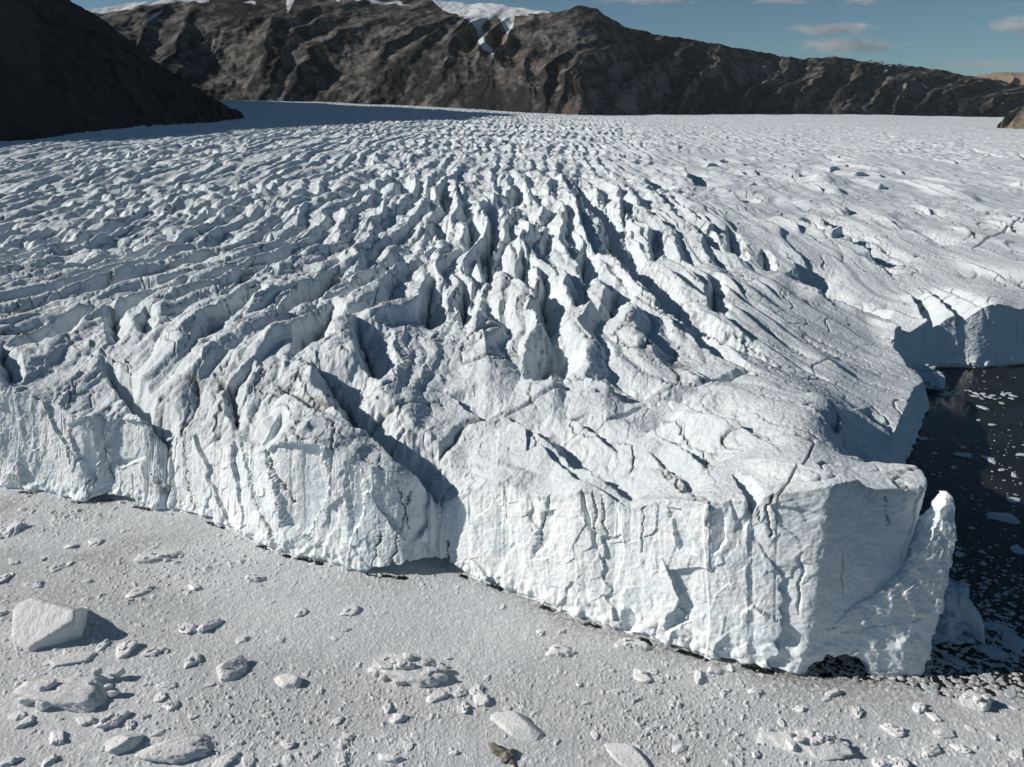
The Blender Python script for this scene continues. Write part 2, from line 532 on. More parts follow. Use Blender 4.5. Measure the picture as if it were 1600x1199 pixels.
def ice_top(x, y):
    """height of the ice surface and its dirt at points in metres"""
    x = np.asarray(x, np.float32)
    y = np.asarray(y, np.float32)
    r = np.hypot(x, y)
    z = base_h(x, y)
    wx = 7 * perlin(x / 60, y / 60, 1) + 3.2 * perlin(x / 19, y / 19, 2)
    wy = 9 * perlin(x / 60, y / 60, 3) + 3.2 * perlin(x / 19, y / 19, 4)
    k = 1 + 1.25 * np.clip((330 - y) / 200, 0, 1.1)
    q = (x + 10) / k + wx * .6
    p = y + wy * 1.5 + 120
    # where the ice is torn apart and where it is smooth
    cen = np.exp(-((x - 15 - .05 * (y - 250)) / 85) ** 2) * ss(172, 240, y) * (1 - ss(380, 620, y))
    left = ss(10, -50, x - .02 * (y - 200)) * (1 - ss(300, 520, y + .4 * np.maximum(0, -x - 25))) * ss(120, 175, r)
    q = q + left * (3.6 * perlin(x / 24, y / 30, 12) + 1.6 * perlin(x / 10, y / 12, 13))
    right = ss(30, 120, x - .12 * (y - 250)) * (1 - .6 * ss(500, 1200, y))
    far = ss(320, 500, y + .9 * np.maximum(0, -x - 25))
    ampA = .9 + 4.9 * cen + 3.6 * left + 1.6 * far * (1 - right) - .2 * right
    ampA = ampA * (1 - .68 * right)
    ampA = ampA * (.4 + .6 * ss(2, 50, y - np.interp(x, _fx, _fy).astype(np.float32)))
    b1 = np.abs(perlin(q / 13.0, p / 75, 21)) ** .7
    b1b = np.abs(perlin(q / 8.0 + 40, p / 30, 22)) ** .75

    def saw(ph, up=.66):
        f = ph - np.floor(ph)
        return np.where(f < up, f / up, (1 - f) / (1 - up))
    m1 = .45 + .55 * ss(-.6, .2, perlin(q / 24 + 100, p / 130, 23))
    m2 = ss(-.35, .35, perlin(q / 12 + 50, p / 60, 24))
    sw = saw(q / 12.5 + .8 * perlin(q / 30, p / 95, 25) + .05 * perlin(q / 5, p / 12, 26), .70) * m1
    sw2 = saw(q / 5.2 + .6 * perlin(q / 14, p / 95, 27) + .06 * perlin(q / 2.5, p / 6, 28), .66) * m2
    crest = .85 + .22 * perlin(q / 9, p / 45, 29)
    z = z + ampA * (1 - .4 * left) * (1.2 * np.minimum(sw * crest, .80 + .06 * perlin(q / 4, p / 7, 30)) - .52) + ampA * (.32 - .12 * left) * (sw2 - .4) + ampA * (.22 + .35 * left) * (b1 - .45) + ampA * (.07 + .25 * left) * (b1b - .4)
    # rounded hummocks farther up the glacier
    f1 = np.abs(perlin(x / 10 + wx * .07, y / 13 + wy * .06, 31)) ** .8
    f2 = .75 - np.abs(perlin(x / 21 + wx * .04, y / 27 + wy * .04, 32)) * 1.3
    z = z + far * (1 - .72 * right) * (.45 + .9 * ss(-.35, .4, perlin(x / 110 + .3 * f2, y / 190, 36))) * (2.2 * (f1 - .4) + 2.6 * (f2 - .35)) * (1 - .4 * ss(900, 2500, r))
    z = z + far * 3.0 * perlin(x / 160, y / 120, 33) * (1 - .5 * right)
    sw3 = saw(q / 21 + .9 * perlin(q / 30, p / 60, 37), .91) * ss(-.05, .4, perlin(x / 35, y / 75, 38))
    z = z + right * 3.8 * (sw3 - .3) * (1 - ss(700, 1500, r))
    lat = x * .80 + y * .60
    frt = ss(-12, 14, x) * (1 - ss(175, 225, y)) * (1 - ss(95, 120, x))
    sw4 = saw(lat / 14 + .6 * perlin(lat / 22, (x * .6 - y * .8) / 38, 39), .86) * ss(-.15, .3, perlin(x / 17, y / 21, 40))
    z = z + frt * 1.7 * (sw4 - .35)
    z = z + right * (1.3 * perlin(x / 38, y / 60, 34) + .5 * perlin(q / 11, p / 50, 35))
    near = r < 900
    cut, bot = carve(x, y)
    z = z - cut
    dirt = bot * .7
    # finer relief only where the picture can resolve it
    xs, ys = x[near], y[near]
    rs = r[near]
    rgt = right[near]
    cn = np.clip(cen + left, 0, 1)[near]
    fade = 1 - ss(500, 900, rs)
    qs, ps = q[near], p[near]
    g1 = np.abs(perlin(qs / 3.4, ps / 24, 41)) ** .8
    g2 = np.abs(perlin(xs / 4.6, ys / 3.4, 42)) ** .8
    g3 = perlin(xs / 1.6, ys / 1.6, 43)
    g4 = perlin(xs / .75, ys / .75, 44)
    aw = (.30 + .75 * cn + .05 * left[near]) * (1 - .55 * rgt)
    w1, v1 = worley(qs / 4.2 + .3 * g3, ps / 14, 46)
    fct = facet(xs / 3.6 + .12 * g3, ys / 5.0, 47)
    dz = aw * (.8 * (g1 - .4) + .3 * (g2 - .4) + .10 * g3 + .4 * (np.minimum(w1, .7) - .25) + .45 * fct) + .09 * g4 * (1 - ss(200, 330, rs))
    steep = np.clip(cut[near] / 4, 0, 1)
    dz = dz + steep * .8 * (np.abs(perlin(xs / 2.2, ys / 5.5, 45)) - .3)
    # narrow dirty fractures
    c1 = np.abs(perlin(qs / 9 + .08 * g3, ps / 34, 51))
    c2 = np.abs(perlin(xs / 16 + ys / 30 + .05 * g3, ys / 24 - xs / 40, 52))
    msk = ss(-.15, .35, perlin(xs / 30, ys / 30, 53))
    cr = np.exp(-(c1 / .042) ** 2) * msk
    cr2 = np.exp(-(c2 / .019) ** 2) * ss(-.1, .3, perlin(xs / 25, ys / 25, 54))
    c3 = np.abs(perlin(xs / 9 - ys / 14 + .06 * g3, ys / 11 + xs / 16, 57))
    cr3 = np.exp(-(c3 / .028) ** 2) * ss(-.1, .25, perlin(xs / 22, ys / 40, 58)) * (.4 + .6 * left[near])
    dz = dz - .75 * cr - .8 * cr2 - .6 * cr3
    z[near] += dz * fade
    dirt[near] += (.8 * cr + .9 * cr2 + .75 * cr3) * fade
    dirt[near] += .35 * ss(.35, .7, perlin(xs / 7, ys / 3.5, 55)) * ss(.1, .4, perlin(xs / 1.2, ys / .8, 56)) * fade
    return z, np.clip(dirt, 0, 1)


def seg_dist(x, y, P):
    best = np.full(x.shape, 1e9, np.float32)
    for i in range(len(P) - 1):
        ax, ay = P[i][:2]
        bx, by = P[i + 1][:2]
        ex, ey = bx - ax, by - ay
        t = np.clip(((x - ax) * ex + (y - ay) * ey) / (ex * ex + ey * ey + 1e-9), 0, 1)
        best = np.minimum(best, np.hypot(x - ax - t * ex, y - ay - t * ey))
    return best


def inside(x, y, P):
    c = np.zeros(x.shape, bool)
    n = len(P)
    for i in range(n):
        x1, y1 = P[i][:2]
        x2, y2 = P[(i + 1) % n][:2]
        if y1 == y2:
            continue
        c ^= ((y1 > y) != (y2 > y)) & (x < (x2 - x1) * (y - y1) / (y2 - y1) + x1)
    return c


FARPTS = [(9000., 370.), (9000., 9000.), (-9000., 9000.), (-9000., 300.)]
T_POLY = [tuple(t[:2]) for t in T] + FARPTS
W_POLY = [tuple(w) for w in W] + FARPTS

# ------------------------------------------------------------------ glacier surface
NA, R0, R1 = 1700, 108.0, 4600.0
NR = int(math.log(R1 / R0) / .0024)
th = np.radians(np.linspace(-43.5, 43.5, NA)).astype(np.float32)
rr = (R0 * np.exp(np.linspace(0, math.log(R1 / R0), NR))).astype(np.float32)
TH, RR = np.meshgrid(th, rr, indexing='ij')
gx = (RR * np.sin(TH)).ravel()
gy = (RR * np.cos(TH)).ravel()
gz, gd = ice_top(gx, gy)
nearm = np.hypot(gx, gy) < 620
ins = inside(gx, gy, T_POLY)
dist = np.full(gx.shape, 99., np.float32)
dist[nearm] = seg_dist(gx[nearm], gy[nearm], T)
sd = np.where(ins, dist, -dist)
cutoff = 3.6
gz = np.where(sd < cutoff, np.maximum(gz - (cutoff - sd) * 14, -4.0), gz)
drop = sd < -6
faces = grid_faces(NA, NR)
keep = ~drop[faces].all(1)
faces = faces[keep]
used = np.unique(faces)
remap = np.full(len(gx), -1, np.int32)
remap[used] = np.arange(len(used), dtype=np.int32)
verts = np.stack([gx, gy, gz], 1)[used]
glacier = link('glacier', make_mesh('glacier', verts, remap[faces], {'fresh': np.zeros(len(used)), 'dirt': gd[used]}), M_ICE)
tag(glacier, 'broad white crevassed glacier tongue ending in a calving front', None, None, 'structure')

# ------------------------------------------------------------------ ice cliff skin
TT = np.concatenate([[0], np.cumsum(np.hypot(*np.diff(W, axis=0).T))])
step = np.where((W[:-1, 0] > -170) & (W[:-1, 1] < 200), .17, .36)
S = []
for i in range(len(W) - 1):
    n = max(2, int((TT[i + 1] - TT[i]) / step[i]))
    S.append(np.linspace(TT[i], TT[i + 1], n, endpoint=False))
S = np.concatenate(S + [[TT[-1]]])


def smooth_interp(s, col, rad=1.1):
    a = 0
    for o, wgt in ((-rad, .25), (0, .5), (rad, .25)):
        a = a + wgt * np.interp(s + o, TT, col)
    return a


wx, wy = smooth_interp(S, W[:, 0]), smooth_interp(S, W[:, 1])
tx, ty = smooth_interp(S, T[:, 0]), smooth_interp(S, T[:, 1])
# outward normals of a softened outline
bx, by = smooth_interp(S, W[:, 0], 5), smooth_interp(S, W[:, 1], 5)
dx, dy = np.gradient(bx, S), np.gradient(by, S)
ln = np.hypot(dx, dy)
nx, ny = dy / ln, -dx / ln
NT_ROWS, NL = 210, 16
tz = ice_top(tx, ty)[0]
s_corner = TT[len(PAIRS) + 1]
s_block = TT[len(PAIRS) + 5]
# s positions of base notches (from pixel columns) : centre, half width, height, depth
_bu = np.array([-400] + [p[0] for p in PAIRS])


def s_of_u(u):
    return float(np.interp(u, _bu, TT[:len(_bu)]))


NOTCH = [(s_of_u(180), 8, 1.6, 3), (s_of_u(655), 12, 2.6, 5), (s_of_u(310), 5, .7, 2), (s_of_u(1180), 6, .7, 2), (s_corner + 9, 7.5, 3.6, 6)]


def face_offset(s, z, zt):
    fr = np.clip(z / np.maximum(zt, 1), 0, 1)
    ws = 3 * perlin(s / 14, z / 22, 61)
    zig = np.abs(((s / 21 + .35 * perlin(s / 30, z / 200, 62) + .12 * perlin(s / 9, z / 18, 60)) % 1.0) - .72) / .5
    on_front = ss(s_corner + 1, s_corner - 5, s)
    o = .5 * (zig - .6) * on_front
    f1 = facet((s + .8 * ws) / 10 + .12 * perlin(s / 3, z / 3, 59), z / 13 + .25 * s / 10, 64)
    o = o + 1.15 * f1 * (.14 + .86 * on_front)
    d1, v1 = worley((s + ws) / 8.5, z / 10 + .2 * s / 7.5, 63)
    o = o + .6 * (np.minimum(d1, .6) - .25)
    o = o + .24 * facet((s + .5 * ws) / 3.4, z / 4.2 - .15 * s, 65) * (.3 + .7 * on_front)
    o = o + .14 * perlin(s / 2.1, z / 2.6, 66) + .08 * perlin(s / .8, z / .9, 67) + .05 * perlin(s / .4, z / .4, 68)
    low = 1 - ss(.05, .3, fr)
    o = o + low * (.8 * perlin(s / 4, z / 3, 69) + .35 * perlin(s / 1.4, z / 1.2, 70) + .4)
    # narrow vertical fractures
    c = np.abs(perlin(s / 11 + .06 * perlin(s / 2, z / 3, 71), z / 60 + .3 * s / 11, 72))
    crack = np.exp(-(c / .022) ** 2) * ss(.0, .35, perlin(s / 20, z / 14, 73))
    o = o - .8 * crack
    for (sc, hw, hh, dp) in NOTCH:
        e = np.clip(1 - ((s - sc) / hw) ** 2, 0, 1)
        top = hh * np.sqrt(e) * (1 + .25 * perlin(s / 1.5, s * 0, 74))
        o = o - dp * ss(.25, -.25, z - top) * (e > 0)
    o = o - .7 * ss(1.0, .2, z)
    return o, crack, d1


rows = np.concatenate([np.linspace(-2.5, 0, 8, endpoint=False), np.linspace(0, 1, NT_ROWS)])
zz_pos = []
SS_, RW = np.meshgrid(S, np.linspace(0, 1, NT_ROWS), indexing='ij')
Z = -1.5 + (tz[:, None] + 1.5) * RW
def uv_of(X, Y, Z):
    dz = Z - HC
    depth = Y * CP - dz * SP
    return 800 + F * X / depth, 599.5 - F * (Y * SP + dz * CP) / depth


FU, FV = uv_of(wx[:, None] * (1 - RW) + tx[:, None] * RW, wy[:, None] * (1 - RW) + ty[:, None] * RW, Z)
FU = (FU + 4 * perlin(SS_ / 1.6, Z / 1.6, 87) + 2 * perlin(SS_ / .5, Z / .5, 88)).astype(np.float32)
FV = FV.astype(np.float32)
CRACKS = [([(262, 675), (270, 735), (258, 790)], 1.3), ([(285, 680), (292, 760), (305, 810)], .8), ([(368, 680), (385, 735), (398, 785), (425, 830), (438, 864)], 1.9), ([(414, 690), (428, 745), (455, 790)], 1.3),
          ([(98, 650), (112, 725)], .9), ([(165, 700), (176, 750)], 1.0), ([(138, 750), (140, 775)], .9), ([(618, 750), (630, 790), (640, 830)], 1.0), ([(640, 770), (625, 830), (610, 892)], 1.3), ([(596, 830), (580, 895)], 1.0), ([(700, 845), (703, 890)], 1.8),
          ([(675, 745), (690, 790)], 1.0), ([(925, 770), (932, 800), (928, 845), (942, 880)], 1.2), ([(940, 775), (948, 835)], .9), ([(1008, 790), (1005, 860)], .7), ([(1210, 770), (1196, 800), (1205, 840)], 1.6), ([(1170, 765), (1182, 790), (1188, 815)], 1.2),
          ([(1290, 985), (1350, 965), (1430, 960)], .6), ([(1330, 955), (1370, 935), (1410, 912)], 2.0), ([(1385, 775), (1388, 820)], .7), ([(785, 900), (783, 940)], .6), ([(850, 800), (842, 850)], .7)]
SCARS = [([(412, 705), (440, 690), (500, 694), (515, 760), (500, 800), (478, 838), (440, 825), (428, 760)], 3.0), ([(165, 690), (180, 655), (232, 660), (226, 720), (185, 735)], 2.2), ([(100, 665), (135, 650), (155, 720), (150, 760), (125, 730)], 1.8),
         ([(535, 720), (560, 715), (570, 800), (545, 850)], 1.5), ([(845, 800), (868, 795), (860, 850), (835, 870)], 1.5), ([(1040, 790), (1065, 795), (1090, 870), (1060, 860)], 1.6), ([(968, 955), (985, 950), (1005, 985), (975, 990)], 2.2), ([(1042, 960), (1060, 950), (1078, 975), (1040, 985)], 2.0), ([(1110, 800), (1130, 795), (1135, 850), (1115, 870)], 1.3)]
hcr = np.zeros(FU.shape, np.float32)
hsc = np.zeros(FU.shape, np.float32)
for pl, wd_ in CRACKS:
    a_ = np.array(pl)
    mk = (FU > a_[:, 0].min() - 14) & (FU < a_[:, 0].max() + 14) & (FV > a_[:, 1].min() - 14) & (FV < a_[:, 1].max() + 14)
    hcr[mk] = np.maximum(hcr[mk], np.exp(-(seg_dist(FU[mk], FV[mk], pl) / (wd_ * 1.1)) ** 2))
for pl, dp_ in SCARS:
    a_ = np.array(pl)
    mk = (FU > a_[:, 0].min() - 14) & (FU < a_[:, 0].max() + 14) & (FV > a_[:, 1].min() - 14) & (FV < a_[:, 1].max() + 14)
    fu, fv = FU[mk], FV[mk]
    inn = inside(fu, fv, pl)
    soft = np.where(inn, ss(0, 4, seg_dist(fu, fv, pl + pl[:1])), 0)
    hsc[mk] = np.where(soft > 0, soft * dp_ * (.10 + (fu - a_[:, 0].min()) / (a_[:, 0].max() - a_[:, 0].min())), hsc[mk])
off, crack, d1 = face_offset(SS_.astype(np.float32), Z.astype(np.float32), np.broadcast_to(tz[:, None], Z.shape).astype(np.float32))
off = np.where(hsc > 0, off * .35 - hsc, off) - .55 * hcr
lean = RW ** 1.0
PX = wx[:, None] * (1 - lean) + tx[:, None] * lean + nx[:, None] * off
PY = wy[:, None] * (1 - lean) + ty[:, None] * lean + ny[:, None] * off
# the very top takes the height of the surface above it, so crevasses run out through the edge
ztop = ice_top(PX[:, -1].astype(np.float32), PY[:, -1].astype(np.float32))[0]
ztop = np.minimum(ztop, tz + 2.0)
Z = -1.5 + (ztop[:, None] + 1.5) * RW
kk = np.linspace(0, 1, NL + 1)[1:] ** 1.2
LX = PX[:, -1:] + (tx[:, None] - nx[:, None] * 6.5 - PX[:, -1:]) * kk
LY = PY[:, -1:] + (ty[:, None] - ny[:, None] * 6.5 - PY[:, -1:]) * kk
lz, ld = ice_top(LX.ravel().astype(np.float32), LY.ravel().astype(np.float32))
lz = lz.reshape(LX.shape) + .10 - .35 * kk[None, :] ** 3
AX = np.concatenate([PX, LX], 1)
AY = np.concatenate([PY, LY], 1)
AZ = np.concatenate([Z, lz], 1)
fresh = np.concatenate([ss(1.0, .93, RW + .05 * perlin(SS_ / 5, Z / 5, 81)), np.zeros(LX.shape)], 1)
streak = ss(.35, .75, perlin(SS_ / 1.1, Z / 14, 82)) * ss(.15, .45, perlin(SS_ / 16, Z / 30, 83))
dirt = np.concatenate([np.clip(crack * .6 * ss(-.05, .3, perlin(SS_ / 6, Z / 6, 84)) + 1.1 * hcr * ss(-.45, .1, perlin(SS_ / 3, Z / 3, 85)) + .05 * streak, 0, 1), ld.reshape(LX.shape)], 1)
cv = np.stack([AX.ravel(), AY.ravel(), AZ.ravel()], 1)
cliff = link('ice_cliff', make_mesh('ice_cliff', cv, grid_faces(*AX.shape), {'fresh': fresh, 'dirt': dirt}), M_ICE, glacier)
tag(cliff, 'fresh blue-white broken ice face above the water')

# ------------------------------------------------------------------ leaning pinnacle split from the headland
PIN = [(-1.5, 66, 76.3, 117.6, 130), (1.2, 65.5, 76.2, 117.6, 130), (3.0, 63.5, 76.4, 118.0, 130), (6, 61, 77.0, 118.6, 130), (10, 58.5, 77.6, 119.4, 130), (12.5, 60.5, 77.9, 119.7, 130), (15, 64.5, 78.1, 120.1, 129.5), (17, 67.8, 78.4, 120.4, 128.5),
       (18.8, 70.2, 78.5, 120.6, 127.5), (21, 71.7, 78.6, 120.9, 127), (25, 73.5, 78.5, 121.4, 126.8), (28, 74.7, 78.4, 121.9, 126.6), (30.5, 75.4, 78.2, 122.3, 126.4), (32.3, 75.9, 78.0, 122.7, 126.2), (33.6, 76.1, 77.7, 123.2, 126)]
PIN = np.array(PIN)
nz_, na_ = 150, 200
zz = np.linspace(PIN[0, 0], PIN[-1, 0], nz_)
x0 = np.interp(zz, PIN[:, 0], PIN[:, 1]); x1 = np.interp(zz, PIN[:, 0], PIN[:, 2])
y0 = np.interp(zz, PIN[:, 0], PIN[:, 3]); y1 = np.interp(zz, PIN[:, 0], PIN[:, 4])
aa = np.linspace(0, 2 * np.pi, na_, endpoint=False)
sq = 1 / np.maximum(np.abs(np.cos(aa)), np.abs(np.sin(aa))) ** .86
AAg, ZZg = np.meshgrid(aa, zz, indexing='ij')
ux_ = (np.cos(aa) * sq)[:, None]
uy_ = (np.sin(aa) * sq)[:, None]
ux_ = np.clip(ux_, -1.03, 1.03); uy_ = np.clip(uy_, -1.03, 1.03)
hx = ((x1 - x0) / 2)[None, :]
hy = ((y1 - y0) / 2)[None, :]
X = ((x0 + x1) / 2)[None, :] + ux_ * hx
Y = ((y0 + y1) / 2)[None, :] + uy_ * hy
sarc = X * .8 + Y * .9
wd, wv = worley(sarc / 3.6, ZZg / 5.5, 91)
rough = .55 * facet(sarc / 3.2, ZZg / 4.2, 98) + .3 * (np.minimum(wd, .6) - .25) + .18 * perlin(sarc / 1.6, ZZg / 1.8, 92) + .12 * perlin(sarc / .6, ZZg / .6, 93)
rough = rough + .3 * perlin(sarc / 5, ZZg / 7, 94)
X = X + np.where(ux_ < 0, -ux_, 0) * (.7 * perlin(ZZg / 1.7 + 3, Y / 3, 99) + .35 * perlin(ZZg / .6, Y / 1.2, 89))
sc_ = np.minimum(1, np.minimum(hx, hy) / 2.5)
X = X + ux_ * rough * sc_
Y = Y + uy_ * rough * sc_
ck = np.exp(-((ZZg - 9.3 - .11 * (X - 66) * 1.6 - .35 * perlin(sarc / 3, ZZg * 0, 95)) / .10) ** 2) + .6 * np.exp(-((ZZg - 23.5 - .2 * (X - 76)) / .08) ** 2)
ck = ck * ss(-.3, .3, perlin(sarc / 2, ZZg, 96))
Y = Y - uy_ * .25 * ck
pv = np.stack([X.ravel(), Y.ravel(), ZZg.ravel()], 1)
fi = np.arange(na_ * nz_, dtype=np.int32).reshape(na_, nz_)
fn = np.roll(fi, -1, 0)
pf = np.stack([fi[:, :-1], fn[:, :-1], fn[:, 1:], fi[:, 1:]], -1).reshape(-1, 4)
cap = np.array([[X[:, -1].mean(), Y[:, -1].mean(), zz[-1] + .5]])
pv = np.concatenate([pv, cap])
ci_ = len(pv) - 1
pf = np.concatenate([pf, np.stack([fi[:, -1], fn[:, -1], np.full(na_, ci_), np.full(na_, ci_)], -1)[:, [0, 1, 2, 2]]]) if False else pf
tri = np.stack([fi[::2, -1], fn[::2, -1], np.roll(fi[::2, -1], -1), np.full(na_ // 2, ci_)], -1)
pf = np.concatenate([pf, tri])
pin = link('ice_pinnacle', make_mesh('ice_pinnacle', pv, pf, {'fresh': np.ones(len(pv)) * .92, 'dirt': np.concatenate([np.clip(ck.ravel() * .6, 0, 1), [0]])}), M_ICE, glacier)
tag(pin, 'tall thin blade of ice split from the right end of the front')

# ------------------------------------------------------------------ water and brash ice
wr = 30000.0
wv_ = np.array([(-8900, -600, 0), (8900, -600, 0), (8900, 10400, 0), (-8900, 10400, 0)], float)
water = link('water', make_mesh('water', wv_, np.array([[0, 1, 2, 3]])), M_WATER)
tag(water, kind='structure')


def cover(x, y):
    """1 where brash ice is packed, falling to open water right of the headland"""
    edge = 118.5 - .185 * (x - 52)
    d = (y - edge) + 2.5 * perlin(x / 9, y / 9, 101)
    open_ = ss(46, 60, x + 3 * perlin(x / 7, y / 7, 102)) * ss(-1, 5, d)
    c = 1 - open_ * (1 - np.clip(.80 - (d / 46) * .62, .05, .80))
    c = np.where(d > 46, np.minimum(c, np.maximum(.18 - (d - 46) / 600, .02)), c) * np.where((open_ > .0), 1, 1)
    c = np.where(x < 46, 1, c)
    return c


def lumps(x, y, size, seed, pres, hgt):
    """scattered broken lumps: angular flat-topped bumps, one possible per cell"""
    wxx = x + .28 * size * perlin(x / (size * .35), y / (size * .35), seed + 5)
    wyy = y + .28 * size * perlin(x / (size * .35) + 9, y / (size * .35), seed + 6)
    d, v = worley(wxx / size, wyy / (size * .8), seed, .75)
    _, v2 = worley(wxx / size, wyy / (size * .8), seed, .75)
    on = (v < pres)
    rad = .16 + .26 * ((v * 7919.) % 1)
    hh = hgt * (.4 + .9 * ((v * 104729.) % 1))
    prof = np.clip(1 - np.sqrt(d) / rad, 0, 1)
    return np.where(on, hh * np.minimum(prof * 1.7, 1) ** .8, 0)


NB_A = 1500
NB_R = int(math.log(340 / 82.) / .0017)
th = np.radians(np.linspace(-46, 44, NB_A)).astype(np.float32)
rr = (82. * np.exp(np.linspace(0, math.log(340 / 82.), NB_R))).astype(np.float32)
TH, RR = np.meshgrid(th, rr, indexing='ij')
mx = (RR * np.sin(TH)).ravel()
my = (RR * np.cos(TH)).ravel()
insW = inside(mx, my, W_POLY) & (seg_dist(mx, my, W) > 7)
cvx = cover(mx, my)
dens = np.clip(.55 + .75 * perlin(mx / 45, my / 30, 111) + ss(-20, -110, mx) * .35, .12, 1.3)
e1 = fbm(mx / 3.1, my / 2.2, 112, 4, .6)
slush = .10 + .11 * e1 + .07 * perlin(mx / .5, my / .42, 113) + .05 * perlin(mx / .26, my / .26, 118)
lm = np.maximum(lumps(mx, my, 1.3, 114, .32, .36), lumps(mx, my, 2.6, 115, .16, .55) * np.clip(dens, 0, 1))
lm = np.maximum(lm, lumps(mx, my, .75, 116, .45, .22))
mz = slush * .8 + lm * np.clip(dens, .35, 1.2) * .75
# open water: slush sinks below the surface, floating bits survive by coverage
keepv = worley(mx / 1.5, my / 1.3, 117, .9)
bits = np.where(keepv[1] < cvx * 1.0, .30 - 1.3 * keepv[0] - .15 * (1 - cvx), -.4)
bits2 = worley(mx / .8, my / .7, 119, .9)
bits = np.maximum(bits, np.where(bits2[1] < cvx * .8, .18 - 1.3 * bits2[0], -.4)) + .03 * perlin(mx / .3, my / .3, 120)
mz = np.where(cvx > .985, mz, np.minimum(np.maximum(bits, -.4), .28))
mz = np.where(cvx > .985, np.maximum(mz, .02 + .02 * perlin(mx / .3, my / .3, 124)), mz)
# a thin dark gap where the ice front has been moving
gap = seg_dist(mx, my, W)
mz = mz - .2 * np.exp(-(gap / .65) ** 2) * (perlin(mx / 7, my / 7, 121) > .12)
wet = np.clip(ss(.55, .1, perlin(mx / 40 + 3, my / 25, 122) + .4) * .22 + ss(25, 62, mx) * ss(100, 116, my) * .5 + np.exp(-(gap / 3.) ** 2) * .5 * ss(-40, 10, mx) + .3 * ss(-60, -110, mx) * ss(-.1, .5, perlin(mx / 14, my / 7, 123)), 0, .9)
faces = grid_faces(NB_A, NB_R)
bad = insW | (mz < -.12)
faces = faces[~bad[faces].all(1)]
used = np.unique(faces)
remap = np.full(len(mx), -1, np.int32)
remap[used] = np.arange(len(used), dtype=np.int32)
lumpa = np.where(cvx > .985, ss(.02, .2, lm), .35)
brash = link('brash_ice', make_mesh('brash_ice', np.stack([mx, my, mz], 1)[used], remap[faces], {'lump': lumpa[used], 'wet': wet[used]}), M_BRASH)
tag(brash, 'packed pale grey brash ice covering the water below the glacier front', 'brash ice', None, 'stuff')

# ------------------------------------------------------------------ icebergs, chunks and floes
_ico = {}


def ico(sub):
    if sub not in _ico:
        import bmesh
        bm = bmesh.new()
        bmesh.ops.create_icosphere(bm, subdivisions=sub, radius=1)
        _ico[sub] = (np.array([v.co[:] for v in bm.verts]), np.array([[v.index for v in f.verts] for f in bm.faces], np.int32))
        bm.free()
    return _ico[sub]


def lump_pts(seed, sub, size, facets=11, sharp=14., rough=.05, tilt=(0, 0), flat=.0, planes=None):
    """one broken block: faceted hull with softened edges and a weathered skin"""
    rg = np.random.default_rng(seed)
    d, f = ico(sub)
    n = rg.normal(size=(facets, 3))
    n[:, 2] *= .9
    n /= np.linalg.norm(n, axis=1)[:, None]
    n = np.concatenate([n, [[tilt[0], tilt[1], 1.0]]])
    n /= np.linalg.norm(n, axis=1)[:, None]
    h = rg.uniform(.62, 1.0, len(n))
    h[-1] = .62 - flat
    if planes is not None:
        n = np.array([p[:3] for p in planes], float)
        n /= np.linalg.norm(n, axis=1)[:, None]
        h = np.array([p[3] for p in planes], float)
    c = np.maximum(d @ n.T, 1e-3) / h
    rad = 1 / (np.sum(c ** sharp, 1) ** (1 / sharp))
    rad = np.minimum(rad, 1.25)
    p = d * rad[:, None]
    q = p * 2.2 + seed * 3.1
    nn = .6 * fbm(q[:, 0] + q[:, 2] * .7, q[:, 1] - q[:, 2] * .6, seed, 4, .6) + .5 * np.abs(perlin(q[:, 0] * 2.3 + q[:, 2], q[:, 1] * 2.3 - q[:, 2] * 2, seed + 3))
    p = p * (1 + rough * 2.2 * nn)[:, None]
    return p * np.array(size) * .5, f


def ice_block(name, seed, size, sub=4, **kw):
    p, f = lump_pts(seed, sub, size, **kw)
    return make_mesh(name, p, f)


def rubble(name, seed, size, n=16, sub=3, core=True):
    """a block with broken lumps heaped on it, one mesh"""
    rg = np.random.default_rng(seed)
    V, Fc, k = [], [], 0
    if core:
        p, f = lump_pts(seed, sub + 1, size, rough=.08)
        V.append(p); Fc.append(f); k = len(p)
    for i in range(n):
        s = rg.uniform(.13, .36) * min(size[0], size[1])
        a = rg.uniform(0, 6.28)
        q = rg.uniform(.1, .52)
        x, y = math.cos(a) * q * size[0], math.sin(a) * q * size[1]
        z = size[2] * .5 * max(0, 1 - 2.6 * q * q) * rg.uniform(.5, 1.0)
        p, f = lump_pts(seed * 31 + i, sub, (s, s * rg.uniform(.6, 1), s * rg.uniform(.5, .9)), rough=.07)
        V.append(p + [x, y, z]); Fc.append(f + k); k += len(p)
    return make_mesh(name, np.concatenate(V), np.concatenate(Fc))


def place(name, me, u, v, label, cat, mat, rz=0, group=None, z=0.0, rx=0, ry=0, sink=.0):
    p = at_z(u, v)
    o = link(name, me, mat)
    o.location = (p[0], p[1], z - sink)
    o.rotation_euler = (rx, ry, rz)
    tag(o, label, cat, group)
    return o


